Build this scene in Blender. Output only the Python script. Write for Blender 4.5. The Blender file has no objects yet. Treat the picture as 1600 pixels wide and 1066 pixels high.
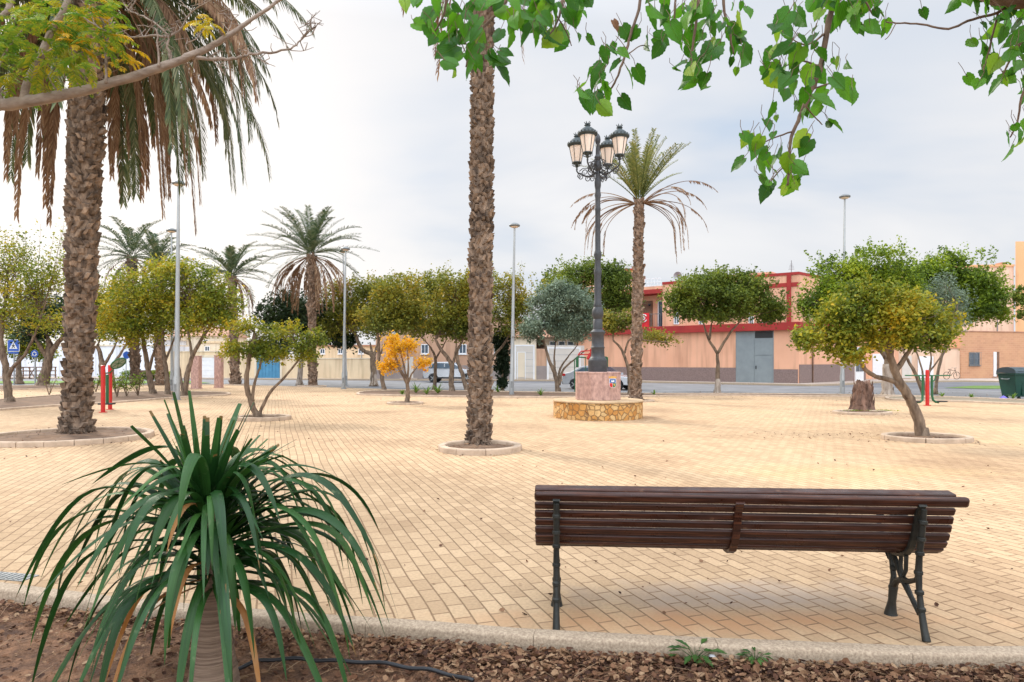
import bpy, math, random
import numpy as np
from mathutils import Vector, Matrix
R = math.radians
PI = math.pi
SC = bpy.context.scene
COL = SC.collection
F, HZ, CX, CH = 1040.0, 565.0, 800.0, 1.57      # focal length (px of 1600), horizon row, centre column, eye height

def gp(px, py, z=0.0):
    d = F * (CH - z) / (py - HZ)
    return Vector(((px - CX) / F * d, d, z))
def at(px, py, Y):
    return Vector(((px - CX) / F * Y, Y, CH - (py - HZ) / F * Y))
def depth(py): return F * CH / (py - HZ)

# ------------------------------------------------------------------ mesh builder
class MB:
    def __init__(s):
        s.v = []; s.f = []; s.n = 0
    def add(s, vs, fs):
        b = s.n
        s.v.extend([tuple(p) for p in vs]); s.n += len(vs)
        for f in fs: s.f.append(tuple(i + b for i in f))
    def box(s, x0, x1, y0, y1, z0, z1):
        s.add([(x0,y0,z0),(x1,y0,z0),(x1,y1,z0),(x0,y1,z0),(x0,y0,z1),(x1,y0,z1),(x1,y1,z1),(x0,y1,z1)],
              [(0,3,2,1),(4,5,6,7),(0,1,5,4),(1,2,6,5),(2,3,7,6),(3,0,4,7)])
    def obox(s, c, ax, ay, az):     # centre and three half-axis vectors
        c, ax, ay, az = Vector(c), Vector(ax), Vector(ay), Vector(az)
        vs = [c + ax*i + ay*j + az*k for k in (-1,1) for (i,j) in ((-1,-1),(1,-1),(1,1),(-1,1))]
        s.add(vs, [(0,3,2,1),(4,5,6,7),(0,1,5,4),(1,2,6,5),(2,3,7,6),(3,0,4,7)])
    def tube(s, pts, radii, seg=8, cap=True, jit=0.0, rng=None):
        pts = [Vector(p) for p in pts]; n = len(pts)
        if not hasattr(radii, '__len__'): radii = [radii]*n
        vs = []; up = None
        for i, p in enumerate(pts):
            t = (pts[min(i+1,n-1)] - pts[max(i-1,0)])
            if t.length < 1e-9: t = Vector((0,0,1))
            t.normalize()
            if up is None:
                up = Vector((1,0,0)) if abs(t.x) < .8 else Vector((0,1,0))
            a = (up - t*up.dot(t))
            if a.length < 1e-6: a = t.orthogonal()
            a.normalize(); up = a; b = t.cross(a)
            for k in range(seg):
                th = 2*PI*k/seg
                r = radii[i]*(1 + (rng.uniform(-jit,jit) if jit else 0))
                vs.append(p + (a*math.cos(th) + b*math.sin(th))*r)
        fs = [(i*seg+k, i*seg+(k+1)%seg, (i+1)*seg+(k+1)%seg, (i+1)*seg+k) for i in range(n-1) for k in range(seg)]
        if cap:
            fs.append(tuple(range(seg-1,-1,-1))); fs.append(tuple(range((n-1)*seg, n*seg)))
        s.add(vs, fs)
    def lathe(s, prof, seg=24, c=(0,0,0), flat=0.0):    # prof [(r,z)...] around z through c
        cx, cy, cz = c; n = len(prof)
        vs = [(cx+r*math.cos(2*PI*k/seg+flat), cy+r*math.sin(2*PI*k/seg+flat), cz+z) for (r,z) in prof for k in range(seg)]
        fs = [(i*seg+k, i*seg+(k+1)%seg, (i+1)*seg+(k+1)%seg, (i+1)*seg+k) for i in range(n-1) for k in range(seg)]
        fs.append(tuple(range(seg-1,-1,-1))); fs.append(tuple(range((n-1)*seg, n*seg)))
        s.add(vs, fs)
    def prism(s, poly, y0, y1):     # poly [(x,z)...] extruded along y
        n = len(poly)
        vs = [(x,y0,z) for x,z in poly] + [(x,y1,z) for x,z in poly]
        fs = [tuple(range(n)), tuple(range(2*n-1, n-1, -1))] + [(i, n+i, n+(i+1)%n, (i+1)%n) for i in range(n)]
        s.add(vs, fs)
    def slab(s, poly, z0, z1):      # poly [(x,y)...] extruded along z
        n = len(poly)
        vs = [(x,y,z0) for x,y in poly] + [(x,y,z1) for x,y in poly]
        fs = [tuple(range(n-1,-1,-1)), tuple(range(n, 2*n))] + [(i, (i+1)%n, n+(i+1)%n, n+i) for i in range(n)]
        s.add(vs, fs)
    def quads(s, q):                # numpy N x 4 x 3
        n = len(q); b = s.n
        s.v.extend(map(tuple, q.reshape(-1,3).tolist()))
        s.f.extend([(b+4*i, b+4*i+1, b+4*i+2, b+4*i+3) for i in range(n)]); s.n += 4*n
    def build(s, name, mat, parent=None, smooth=False, bevel=0.0, loc=None, off=None):
        me = bpy.data.meshes.new(name)
        vs = s.v
        if off is not None: vs = [(a-off[0], b-off[1], c-off[2]) for a,b,c in vs]
        me.from_pydata(vs, [], s.f); me.update()
        me.materials.append(mat)
        if smooth:
            me.polygons.foreach_set('use_smooth', [True]*len(me.polygons))
            if smooth == 'auto':
                me.set_sharp_from_angle(angle=R(38))
        o = bpy.data.objects.new(name, me); COL.objects.link(o)
        if parent is not None: o.parent = parent
        if loc is not None: o.location = loc
        if bevel:
            md = o.modifiers.new('bevel', 'BEVEL'); md.width = bevel; md.segments = 2; md.limit_method = 'ANGLE'
        return o

def thing(name, label, cat, loc=(0,0,0), rz=0.0, group=None):
    o = bpy.data.objects.new(name, None); COL.objects.link(o)
    o.empty_display_size = .2
    o.location = loc; o.rotation_euler = (0,0,rz); o['label'] = label; o['category'] = cat
    if group: o['group'] = group
    return o
def tag(o, label, cat, group=None, kind=None):
    o['label'] = label; o['category'] = cat
    if group: o['group'] = group
    if kind: o['kind'] = kind
    return o
def struct(o): o['kind'] = 'structure'; return o
def kids(o): return [c for c in bpy.data.objects if c.parent == o]
def copy_tree(o, parent=None):
    c = o.copy(); COL.objects.link(c)
    if parent is not None: c.parent = parent
    for ch in kids(o): copy_tree(ch, c)
    return c

# ------------------------------------------------------------------ materials
def newmat(name):
    m = bpy.data.materials.new(name); m.use_nodes = True
    nt = m.node_tree; b = nt.nodes['Principled BSDF']
    return m, nt, b, nt.nodes.new, nt.links.new
def ramp(nt, stops, interp='LINEAR'):
    r = nt.nodes.new('ShaderNodeValToRGB'); e = r.color_ramp.elements; r.color_ramp.interpolation = interp
    while len(e) < len(stops): e.new(.5)
    for i,(p,c) in enumerate(stops): e[i].position = p; e[i].color = (*c, 1)
    return r
def pm(name, c1, c2=None, scale=6, rough=.7, bump=0.0, bscale=None, metal=0.0, detail=4, stretch=(1,1,1), island=0.0, spec=.5, dist=.02):
    m, nt, b, N, L = newmat(name)
    tc = N('ShaderNodeTexCoord'); mp = N('ShaderNodeMapping'); L(tc.outputs['Object'], mp.inputs[0]); mp.inputs['Scale'].default_value = stretch
    c2 = c2 or tuple(x*.8 for x in c1)
    no = N('ShaderNodeTexNoise'); no.inputs['Scale'].default_value = scale; no.inputs['Detail'].default_value = detail; no.inputs['Roughness'].default_value = .62
    L(mp.outputs[0], no.inputs['Vector'])
    rp = ramp(nt, [(.34,c1),(.66,c2)]); L(no.outputs['Fac'], rp.inputs[0])
    out = rp.outputs[0]
    if 'render' in name or 'wall' in name:      # rain streaks and faint weather stains
        ms = N('ShaderNodeMapping'); ms.inputs['Scale'].default_value = (1.3,1.3,.12); L(tc.outputs['Object'], ms.inputs[0])
        ns = N('ShaderNodeTexNoise'); ns.inputs['Scale'].default_value = 1.6; ns.inputs['Detail'].default_value = 6; L(ms.outputs[0], ns.inputs['Vector'])
        rs = ramp(nt, [(.36,(.80,.78,.76)),(.5,(1,1,1)),(.7,(1.03,1.02,1.01))]); L(ns.outputs['Fac'], rs.inputs[0])
        mm = N('ShaderNodeMix'); mm.data_type = 'RGBA'; mm.blend_type = 'MULTIPLY'; mm.inputs[0].default_value = 1; L(out, mm.inputs[6]); L(rs.outputs[0], mm.inputs[7]); out = mm.outputs[2]
    if island:
        g = N('ShaderNodeNewGeometry'); mr = N('ShaderNodeMapRange'); L(g.outputs['Random Per Island'], mr.inputs[0])
        mr.inputs[3].default_value = 1-island; mr.inputs[4].default_value = 1+island
        mx = N('ShaderNodeVectorMath'); mx.operation = 'SCALE'; L(out, mx.inputs[0]); L(mr.outputs[0], mx.inputs['Scale']); out = mx.outputs[0]
    L(out, b.inputs['Base Color'])
    b.inputs['Roughness'].default_value = rough; b.inputs['Metallic'].default_value = metal
    b.inputs['Specular IOR Level'].default_value = spec
    if bump:
        n2 = N('ShaderNodeTexNoise'); n2.inputs['Scale'].default_value = bscale or scale*4; n2.inputs['Detail'].default_value = 5
        L(mp.outputs[0], n2.inputs['Vector'])
        bp = N('ShaderNodeBump'); bp.inputs['Strength'].default_value = bump; bp.inputs['Distance'].default_value = dist
        L(n2.outputs['Fac'], bp.inputs['Height']); L(bp.outputs[0], b.inputs['Normal'])
    return m
def leafm(name, cols, nscale=.9, trans=.48, rough=.5, spread=.42):
    """cols: colours met from the darkest kind of leaf to the most turned one"""
    m, nt, b, N, L = newmat(name)
    g = N('ShaderNodeNewGeometry'); tc = N('ShaderNodeTexCoord')
    no = N('ShaderNodeTexNoise'); no.inputs['Scale'].default_value = nscale; no.inputs['Detail'].default_value = 2
    L(tc.outputs['Object'], no.inputs['Vector'])
    a = N('ShaderNodeMapRange'); L(no.outputs['Fac'], a.inputs[0]); a.inputs[1].default_value = .3; a.inputs[2].default_value = .7
    mix = N('ShaderNodeMix'); mix.inputs[0].default_value = spread
    L(a.outputs[0], mix.inputs[2]); L(g.outputs['Random Per Island'], mix.inputs[3])
    n = len(cols); rp = ramp(nt, [(.12+.76*i/(n-1), c) for i,c in enumerate(cols)])
    L(mix.outputs[0], rp.inputs[0]); L(rp.outputs[0], b.inputs['Base Color'])
    b.inputs['Roughness'].default_value = rough; b.inputs['Specular IOR Level'].default_value = .3
    tr = N('ShaderNodeBsdfTranslucent'); L(rp.outputs[0], tr.inputs[0])
    ms = N('ShaderNodeMixShader'); ms.inputs[0].default_value = trans*.85
    L(b.outputs[0], ms.inputs[1]); L(tr.outputs[0], ms.inputs[2]); L(ms.outputs[0], nt.nodes['Material Output'].inputs[0])
    return m
def flat(name, c, rough=.5, metal=0.0, var=.08):
    return pm(name, c, tuple(x*(1-var) for x in c), scale=3, rough=rough, metal=metal)

M = {}
M['soil'] = pm('soil', (.27,.135,.068), (.085,.042,.024), scale=11, rough=1, bump=1, bscale=42, detail=9, dist=.03)
M['bed_soil'] = pm('bed_soil', (.22,.13,.075), (.11,.065,.04), scale=3, rough=1, bump=.6, bscale=14, detail=6)
M['earth'] = pm('dry_earth', (.34,.26,.17), (.24,.19,.12), scale=.4, rough=1, bump=.3, bscale=4)
M['asphalt'] = pm('asphalt', (.19,.19,.195), (.125,.125,.13), scale=.5, rough=.9, bump=.2, bscale=60, detail=8)
M['concrete'] = pm('kerb_concrete', (.52,.40,.28), (.27,.195,.13), scale=75, rough=.9, bump=.5, bscale=120, detail=9, dist=.006)
M['ringstone'] = pm('ring_concrete', (.56,.42,.30), (.40,.29,.20), scale=5, rough=.9, bump=.4, bscale=60, detail=8, dist=.01)
M['sidewalk'] = pm('sidewalk_tiles', (.46,.37,.30), (.38,.31,.26), scale=1.5, rough=.9)
M['grass'] = pm('grass_turf', (.16,.26,.05), (.10,.17,.03), scale=2, rough=1, bump=.6, bscale=20)
M['bark'] = pm('grey_brown_bark', (.27,.19,.125), (.085,.055,.036), scale=9, rough=.95, bump=.9, bscale=28, stretch=(1,1,.35), detail=7)
M['bark_dark'] = pm('dark_bark', (.15,.105,.07), (.07,.048,.035), scale=8, rough=.95, bump=.8, bscale=24, stretch=(1,1,.4))
M['bark_limb'] = pm('pale_smooth_bark', (.36,.28,.22), (.22,.16,.12), scale=14, rough=.9, bump=.5, bscale=50, stretch=(.5,1,1))
M['bark_twig'] = pm('twig_bark', (.20,.125,.08), (.11,.065,.045), scale=20, rough=.9)
M['lime'] = pm('limewashed_bark', (.46,.38,.31), (.24,.18,.135), scale=7, rough=.95, bump=.6, bscale=20, stretch=(1,1,.4))
M['palm_bark'] = pm('palm_leaf_bases', (.29,.20,.135), (.070,.046,.032), scale=9, rough=.95, bump=.9, bscale=30, detail=7, stretch=(1,1,.5), island=.45)
M['palm_thin'] = pm('slim_palm_bark', (.30,.20,.135), (.10,.065,.042), scale=8, rough=.95, bump=.8, bscale=30, island=.35)
M['frond'] = leafm('palm_frond', [(.05,.075,.032),(.085,.12,.045),(.15,.175,.075),(.27,.25,.14)], trans=.3, rough=.5, spread=.7)
M['frond_gold'] = leafm('olive_gold_frond', [(.09,.12,.03),(.17,.19,.045),(.30,.27,.08)], trans=.3, rough=.5, spread=.7)
M['frond_far'] = leafm('far_palm_frond', [(.035,.06,.028),(.06,.095,.04),(.11,.14,.06),(.20,.20,.11)], trans=.3, rough=.5, spread=.7)
M['lv_weed'] = leafm('weed_leaves', [(.02,.06,.015),(.045,.11,.02),(.08,.16,.03)], nscale=8, trans=.3)
M['frond_dry'] = leafm('dry_palm_frond', [(.15,.08,.045),(.28,.16,.09),(.40,.27,.16)], trans=.3, rough=.8, spread=.7)
M['frond_grey'] = leafm('grey_green_frond', [(.10,.12,.05),(.19,.22,.10),(.32,.31,.17)], trans=.3, rough=.5, spread=.7)
M['lv_turn'] = leafm('turning_leaves', [(.07,.115,.016),(.175,.22,.022),(.34,.325,.026),(.57,.385,.022)], nscale=.8)
M['lv_olivegold'] = leafm('olive_gold_leaves', [(.08,.115,.022),(.17,.19,.028),(.29,.27,.032),(.46,.30,.03)], nscale=.45)
M['lv_yellow'] = leafm('golden_leaves', [(.50,.30,.012),(.72,.40,.012),(.85,.46,.02)], nscale=2)
M['lv_green'] = leafm('fresh_green_leaves', [(.05,.09,.012),(.12,.19,.018),(.24,.33,.024),(.38,.42,.03)], nscale=.7)
M['lv_mid'] = leafm('mid_green_leaves', [(.045,.08,.015),(.13,.18,.025),(.26,.30,.035)], nscale=.6)
M['lv_dark'] = leafm('dark_green_leaves', [(.014,.03,.012),(.03,.055,.018),(.05,.08,.022)], nscale=.6, trans=.2)
M['lv_olive'] = leafm('silver_olive_leaves', [(.09,.13,.085),(.19,.25,.165),(.35,.42,.30)], nscale=.8, trans=.25)
M['lv_cypress'] = leafm('cypress_leaves', [(.010,.022,.008),(.022,.042,.012)], nscale=1, trans=.1)
M['lv_under'] = leafm('young_plant_leaves', [(.08,.15,.02),(.16,.27,.04),(.26,.32,.06)], nscale=2)
M['iron'] = pm('black_green_cast_iron', (.034,.034,.028), (.016,.017,.014), scale=14, rough=.5, bump=.3, bscale=60, dist=.004, metal=.3)
M['lamp_iron'] = pm('dark_grey_lamp_iron', (.066,.066,.07), (.04,.042,.045), scale=6, rough=.55, metal=.2)
M['lamp_cap'] = pm('lantern_cap_iron', (.05,.065,.065), (.03,.04,.04), scale=10, rough=.6)
M['galv'] = pm('galvanised_steel', (.42,.43,.42), (.30,.31,.31), scale=3, rough=.45, metal=.5, stretch=(1,1,.3))
M['galv_dk'] = pm('dull_steel', (.24,.25,.25), (.17,.18,.18), scale=3, rough=.5, metal=.4)
M['opal'] = pm('opal_lantern_glass', (.88,.74,.62), (.84,.68,.56), scale=3, rough=.25)
M['marble'] = pm('pink_marble', (.58,.36,.29), (.30,.17,.145), scale=13, rough=.5, detail=9, stretch=(1,1,.5))
M['gymred'] = flat('red_paint', (.55,.015,.012), .35)
M['gymgreen'] = flat('green_paint', (.01,.11,.035), .35)
M['rubber'] = flat('black_rubber', (.02,.02,.02), .7)
M['white'] = flat('white_paint', (.78,.78,.78), .4)
M['blue'] = flat('sign_blue', (.015,.09,.42), .4)
M['black'] = flat('black_paint', (.02,.02,.02), .5)
M['cream'] = pm('cream_render', (.74,.58,.38), (.66,.50,.32), scale=.5, rough=.9)
M['cream2'] = pm('pale_cream_render', (.72,.62,.47), (.64,.54,.40), scale=.5, rough=.9)
M['tan'] = pm('tan_render', (.56,.34,.22), (.47,.28,.18), scale=.4, rough=.9)
M['peach'] = pm('peach_render', (.80,.43,.27), (.73,.38,.235), scale=.35, rough=.9)
M['peach_lt'] = pm('pale_peach_render', (.78,.55,.40), (.70,.48,.34), scale=.35, rough=.9)
M['orange'] = pm('orange_render', (.78,.44,.22), (.72,.39,.19), scale=.2, rough=.9)
M['redpaint'] = pm('dark_red_masonry_paint', (.38,.03,.022), (.30,.022,.018), scale=1, rough=.8)
M['dado'] = pm('mauve_stone_dado', (.27,.19,.165), (.19,.13,.115), scale=14, rough=.9, bump=.5, bscale=20)
M['greybase'] = pm('grey_dado', (.30,.25,.225), (.24,.20,.185), scale=1, rough=.9)
M['greydoor'] = pm('grey_steel_door', (.25,.28,.28), (.21,.235,.24), scale=1.5, rough=.5)
M['bluedoor'] = pm('blue_steel_gate', (.07,.26,.42), (.05,.20,.34), scale=2, rough=.5)
M['shutter'] = pm('pale_metal_shutter', (.62,.57,.50), (.55,.50,.44), scale=1, rough=.6)
M['whitewall'] = pm('white_render', (.74,.76,.80), (.64,.67,.72), scale=.3, rough=.9)
M['rooft'] = pm('clay_roof', (.45,.24,.15), (.33,.17,.11), scale=4, rough=.9)
M['glass'] = pm('window_glass', (.09,.12,.15), (.05,.07,.09), scale=.8, rough=.12)
M['silver'] = pm('silver_car_paint', (.52,.53,.55), (.48,.49,.51), scale=2, rough=.25, metal=.45)
M['carwhite'] = pm('white_car_paint', (.75,.76,.78), (.7,.71,.73), scale=2, rough=.3)
M['wood'] = pm('weathered_brown_wood', (.22,.12,.07), (.12,.065,.04), scale=3, rough=.8)
M['stump'] = pm('rotten_palm_stump', (.27,.15,.10), (.07,.04,.028), scale=6, rough=1, bump=1, bscale=14, stretch=(1,1,.3), detail=8)
M['binlid'] = pm('bin_lid_plastic', (.05,.075,.085), (.035,.055,.065), scale=3, rough=.35)
M['bin'] = pm('bin_green_plastic', (.008,.06,.038), (.005,.042,.028), scale=3, rough=.4)
M['purple'] = flat('purple_plastic_bag', (.18,.14,.55), .35)
M['hose'] = flat('black_hose', (.015,.015,.017), .4)
M['banner'] = flat('red_banner_cloth', (.65,.012,.02), .6)

def brickwall():
    m, nt, b, N, L = newmat('brick_masonry')
    tc = N('ShaderNodeTexCoord'); sx = N('ShaderNodeSeparateXYZ'); cb = N('ShaderNodeCombineXYZ')
    L(tc.outputs['Object'], sx.inputs[0]); ad = N('ShaderNodeMath'); L(sx.outputs[0], ad.inputs[0]); L(sx.outputs[1], ad.inputs[1]); L(ad.outputs[0], cb.inputs[0]); L(sx.outputs[2], cb.inputs[1])
    br = N('ShaderNodeTexBrick'); br.inputs['Scale'].default_value = 1; br.inputs['Brick Width'].default_value = .5; br.inputs['Row Height'].default_value = .2
    br.inputs['Mortar Size'].default_value = .012; br.inputs['Color1'].default_value = (.52,.25,.15,1); br.inputs['Color2'].default_value = (.38,.17,.10,1); br.inputs['Mortar'].default_value = (.55,.36,.25,1)
    L(cb.outputs[0], br.inputs['Vector'])
    no = N('ShaderNodeTexNoise'); no.inputs['Scale'].default_value = .6; L(tc.outputs['Object'], no.inputs['Vector'])
    mx = N('ShaderNodeMix'); mx.data_type = 'RGBA'; L(no.outputs['Fac'], mx.inputs[0]); L(br.outputs['Color'], mx.inputs[6]); mx.inputs[7].default_value = (.60,.34,.18,1)
    L(mx.outputs[2], b.inputs['Base Color']); b.inputs['Roughness'].default_value = .9
    return m
M['brick'] = brickwall()

def flagstone():
    m, nt, b, N, L = newmat('flagstone_facing')
    tc = N('ShaderNodeTexCoord')
    vo = N('ShaderNodeTexVoronoi'); vo.feature = 'DISTANCE_TO_EDGE'; vo.inputs['Scale'].default_value = 6.8; L(tc.outputs['Object'], vo.inputs['Vector'])
    v2 = N('ShaderNodeTexVoronoi'); v2.inputs['Scale'].default_value = 6.8; L(tc.outputs['Object'], v2.inputs['Vector'])
    hs = N('ShaderNodeSeparateColor'); L(v2.outputs['Color'], hs.inputs[0])
    rp = ramp(nt, [(0,(.50,.22,.05)),(.5,(.62,.33,.10)),(1,(.68,.45,.20))]); L(hs.outputs[0], rp.inputs[0])
    jr = ramp(nt, [(.0,(0,0,0)),(.03,(0,0,0)),(.065,(1,1,1))]); L(vo.outputs['Distance'], jr.inputs[0])
    mx = N('ShaderNodeMix'); mx.data_type = 'RGBA'; L(jr.outputs[0], mx.inputs[0]); mx.inputs[6].default_value = (.34,.19,.08,1); L(rp.outputs[0], mx.inputs[7])
    no = N('ShaderNodeTexNoise'); no.inputs['Scale'].default_value = 14; no.inputs['Detail'].default_value = 6; L(tc.outputs['Object'], no.inputs['Vector'])
    m2 = N('ShaderNodeMix'); m2.data_type = 'RGBA'; m2.blend_type = 'MULTIPLY'; m2.inputs[0].default_value = .5; L(mx.outputs[2], m2.inputs[6])
    r3 = ramp(nt, [(.3,(.6,.6,.6)),(.65,(1.1,1.1,1.1))]); L(no.outputs['Fac'], r3.inputs[0]); L(r3.outputs[0], m2.inputs[7])
    L(m2.outputs[2], b.inputs['Base Color']); b.inputs['Roughness'].default_value = .9
    bp = N('ShaderNodeBump'); bp.inputs['Distance'].default_value = .03; L(jr.outputs[0], bp.inputs['Height']); L(bp.outputs[0], b.inputs['Normal'])
    return m
M['flag'] = flagstone()

def paving():
    m, nt, b, N, L = newmat('sand_block_paving')
    tc = N('ShaderNodeTexCoord'); mp = N('ShaderNodeMapping'); L(tc.outputs['Object'], mp.inputs[0])
    mp.vector_type = 'POINT'
    mp.inputs['Rotation'].default_value = (0,0,-math.atan2(1,-.356))     # long joints run away to the left of centre
    # slight wander so the courses are not ruler straight
    wn = N('ShaderNodeTexNoise'); wn.inputs['Scale'].default_value = .7; wn.inputs['Detail'].default_value = 1; L(tc.outputs['Object'], wn.inputs['Vector'])
    wv = N('ShaderNodeVectorMath'); wv.operation = 'SUBTRACT'; L(wn.outputs['Color'], wv.inputs[0]); wv.inputs[1].default_value = (.5,.5,.5)
    ws = N('ShaderNodeVectorMath'); ws.operation = 'SCALE'; L(wv.outputs[0], ws.inputs[0]); ws.inputs['Scale'].default_value = .06
    wa = N('ShaderNodeVectorMath'); L(mp.outputs[0], wa.inputs[0]); L(ws.outputs[0], wa.inputs[1])
    def brick(c1, c2, mo, ms, sm):
        br = N('ShaderNodeTexBrick'); br.inputs['Scale'].default_value = 1
        br.inputs['Brick Width'].default_value = .225; br.inputs['Row Height'].default_value = .1135
        br.inputs['Mortar Size'].default_value = ms; br.inputs['Mortar Smooth'].default_value = sm
        br.inputs['Color1'].default_value = (*c1,1); br.inputs['Color2'].default_value = (*c2,1); br.inputs['Mortar'].default_value = (*mo,1)
        L(wa.outputs[0], br.inputs['Vector']); return br
    br = brick((.585,.41,.25), (.47,.32,.19), (.29,.185,.105), .007, .45)
    n1 = N('ShaderNodeTexNoise'); n1.inputs['Scale'].default_value = .35; n1.inputs['Detail'].default_value = 7; L(tc.outputs['Object'], n1.inputs['Vector'])
    r1 = ramp(nt, [(.28,(.70,.65,.62)),(.43,(.92,.90,.88)),(.56,(1.0,.99,.98)),(.72,(1.07,1.04,.97))]); L(n1.outputs['Fac'], r1.inputs[0])
    m1 = N('ShaderNodeMix'); m1.data_type = 'RGBA'; m1.blend_type = 'MULTIPLY'; m1.inputs[0].default_value = 1; L(br.outputs['Color'], m1.inputs[6]); L(r1.outputs[0], m1.inputs[7])
    n2 = N('ShaderNodeTexNoise'); n2.inputs['Scale'].default_value = 45; n2.inputs['Detail'].default_value = 6; L(tc.outputs['Object'], n2.inputs['Vector'])
    r2 = ramp(nt, [(.3,(.86,.85,.83)),(.7,(1.08,1.08,1.08))]); L(n2.outputs['Fac'], r2.inputs[0])
    m2 = N('ShaderNodeMix'); m2.data_type = 'RGBA'; m2.blend_type = 'MULTIPLY'; m2.inputs[0].default_value = 1; L(m1.outputs[2], m2.inputs[6]); L(r2.outputs[0], m2.inputs[7])
    last = m2.outputs[2]
    # greyish painted bench shade, worn ruddy stains: round fixed patches broken up by noise
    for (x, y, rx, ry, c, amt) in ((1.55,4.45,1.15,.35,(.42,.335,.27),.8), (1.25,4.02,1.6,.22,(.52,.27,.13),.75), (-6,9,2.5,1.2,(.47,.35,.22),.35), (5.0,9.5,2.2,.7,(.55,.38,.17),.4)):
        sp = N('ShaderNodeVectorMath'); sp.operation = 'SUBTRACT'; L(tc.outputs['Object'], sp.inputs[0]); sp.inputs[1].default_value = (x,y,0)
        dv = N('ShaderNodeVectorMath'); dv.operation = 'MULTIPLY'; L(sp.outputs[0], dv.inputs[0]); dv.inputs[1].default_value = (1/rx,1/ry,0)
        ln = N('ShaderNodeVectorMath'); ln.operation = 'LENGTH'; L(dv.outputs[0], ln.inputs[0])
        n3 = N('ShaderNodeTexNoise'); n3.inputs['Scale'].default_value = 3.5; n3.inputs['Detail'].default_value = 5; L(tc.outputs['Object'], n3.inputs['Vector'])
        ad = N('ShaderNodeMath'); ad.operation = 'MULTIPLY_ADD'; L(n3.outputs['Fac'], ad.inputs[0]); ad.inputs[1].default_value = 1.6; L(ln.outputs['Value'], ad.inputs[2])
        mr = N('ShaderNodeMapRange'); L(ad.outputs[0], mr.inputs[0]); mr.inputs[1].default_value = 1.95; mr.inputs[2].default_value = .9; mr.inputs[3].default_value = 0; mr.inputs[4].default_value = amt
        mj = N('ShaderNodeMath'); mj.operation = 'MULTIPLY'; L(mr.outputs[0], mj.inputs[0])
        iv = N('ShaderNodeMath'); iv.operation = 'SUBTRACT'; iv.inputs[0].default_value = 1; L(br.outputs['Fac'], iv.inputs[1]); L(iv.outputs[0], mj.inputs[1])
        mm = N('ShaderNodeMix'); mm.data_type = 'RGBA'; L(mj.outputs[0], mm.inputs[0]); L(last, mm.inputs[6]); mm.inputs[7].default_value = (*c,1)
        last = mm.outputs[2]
    L(last, b.inputs['Base Color']); b.inputs['Roughness'].default_value = .92; b.inputs['Specular IOR Level'].default_value = .25
    inv = N('ShaderNodeMath'); inv.operation = 'SUBTRACT'; inv.inputs[0].default_value = 1; L(br.outputs['Fac'], inv.inputs[1])
    hs = N('ShaderNodeMath'); hs.operation = 'MULTIPLY_ADD'; L(n2.outputs['Fac'], hs.inputs[0]); hs.inputs[1].default_value = .25; L(inv.outputs[0], hs.inputs[2])
    bp = N('ShaderNodeBump'); bp.inputs['Strength'].default_value = .8; bp.inputs['Distance'].default_value = .006; L(hs.outputs[0], bp.inputs['Height']); L(bp.outputs[0], b.inputs['Normal'])
    return m
M['paving'] = paving()

def slatwood():
    m, nt, b, N, L = newmat('varnished_brown_slats')
    tc = N('ShaderNodeTexCoord'); mp = N('ShaderNodeMapping'); L(tc.outputs['Object'], mp.inputs[0]); mp.inputs['Scale'].default_value = (1.2,30,30)
    no = N('ShaderNodeTexNoise'); no.inputs['Scale'].default_value = 3; no.inputs['Detail'].default_value = 6; L(mp.outputs[0], no.inputs['Vector'])
    rp = ramp(nt, [(.3,(.020,.0065,.004)),(.52,(.050,.016,.009)),(.78,(.14,.048,.022))]); L(no.outputs['Fac'], rp.inputs[0]); L(rp.outputs[0], b.inputs['Base Color'])
    b.inputs['Roughness'].default_value = .34; b.inputs['Specular IOR Level'].default_value = .38
    n2 = N('ShaderNodeTexNoise'); n2.inputs['Scale'].default_value = 9; n2.inputs['Detail'].default_value = 8; L(tc.outputs['Object'], n2.inputs['Vector'])
    mr = N('ShaderNodeMapRange'); L(n2.outputs['Fac'], mr.inputs[0]); mr.inputs[1].default_value = .35; mr.inputs[2].default_value = .65; mr.inputs[3].default_value = .24; mr.inputs[4].default_value = .58; L(mr.outputs[0], b.inputs['Roughness'])
    # worn varnish scuffs showing paler wood
    sr = ramp(nt, [(.66,(0,0,0)),(.72,(.7,.7,.7))]); L(n2.outputs['Fac'], sr.inputs[0]); mw = N('ShaderNodeMix'); mw.data_type = 'RGBA'; L(sr.outputs[0], mw.inputs[0]); L(rp.outputs[0], mw.inputs[6]); mw.inputs[7].default_value = (.20,.10,.055,1); L(mw.outputs[2], b.inputs['Base Color'])
    bp = N('ShaderNodeBump'); bp.inputs['Distance'].default_value = .002; bp.inputs['Strength'].default_value = .5; L(no.outputs['Fac'], bp.inputs['Height']); L(bp.outputs[0], b.inputs['Normal'])
    return m
M['slat'] = slatwood()

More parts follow.
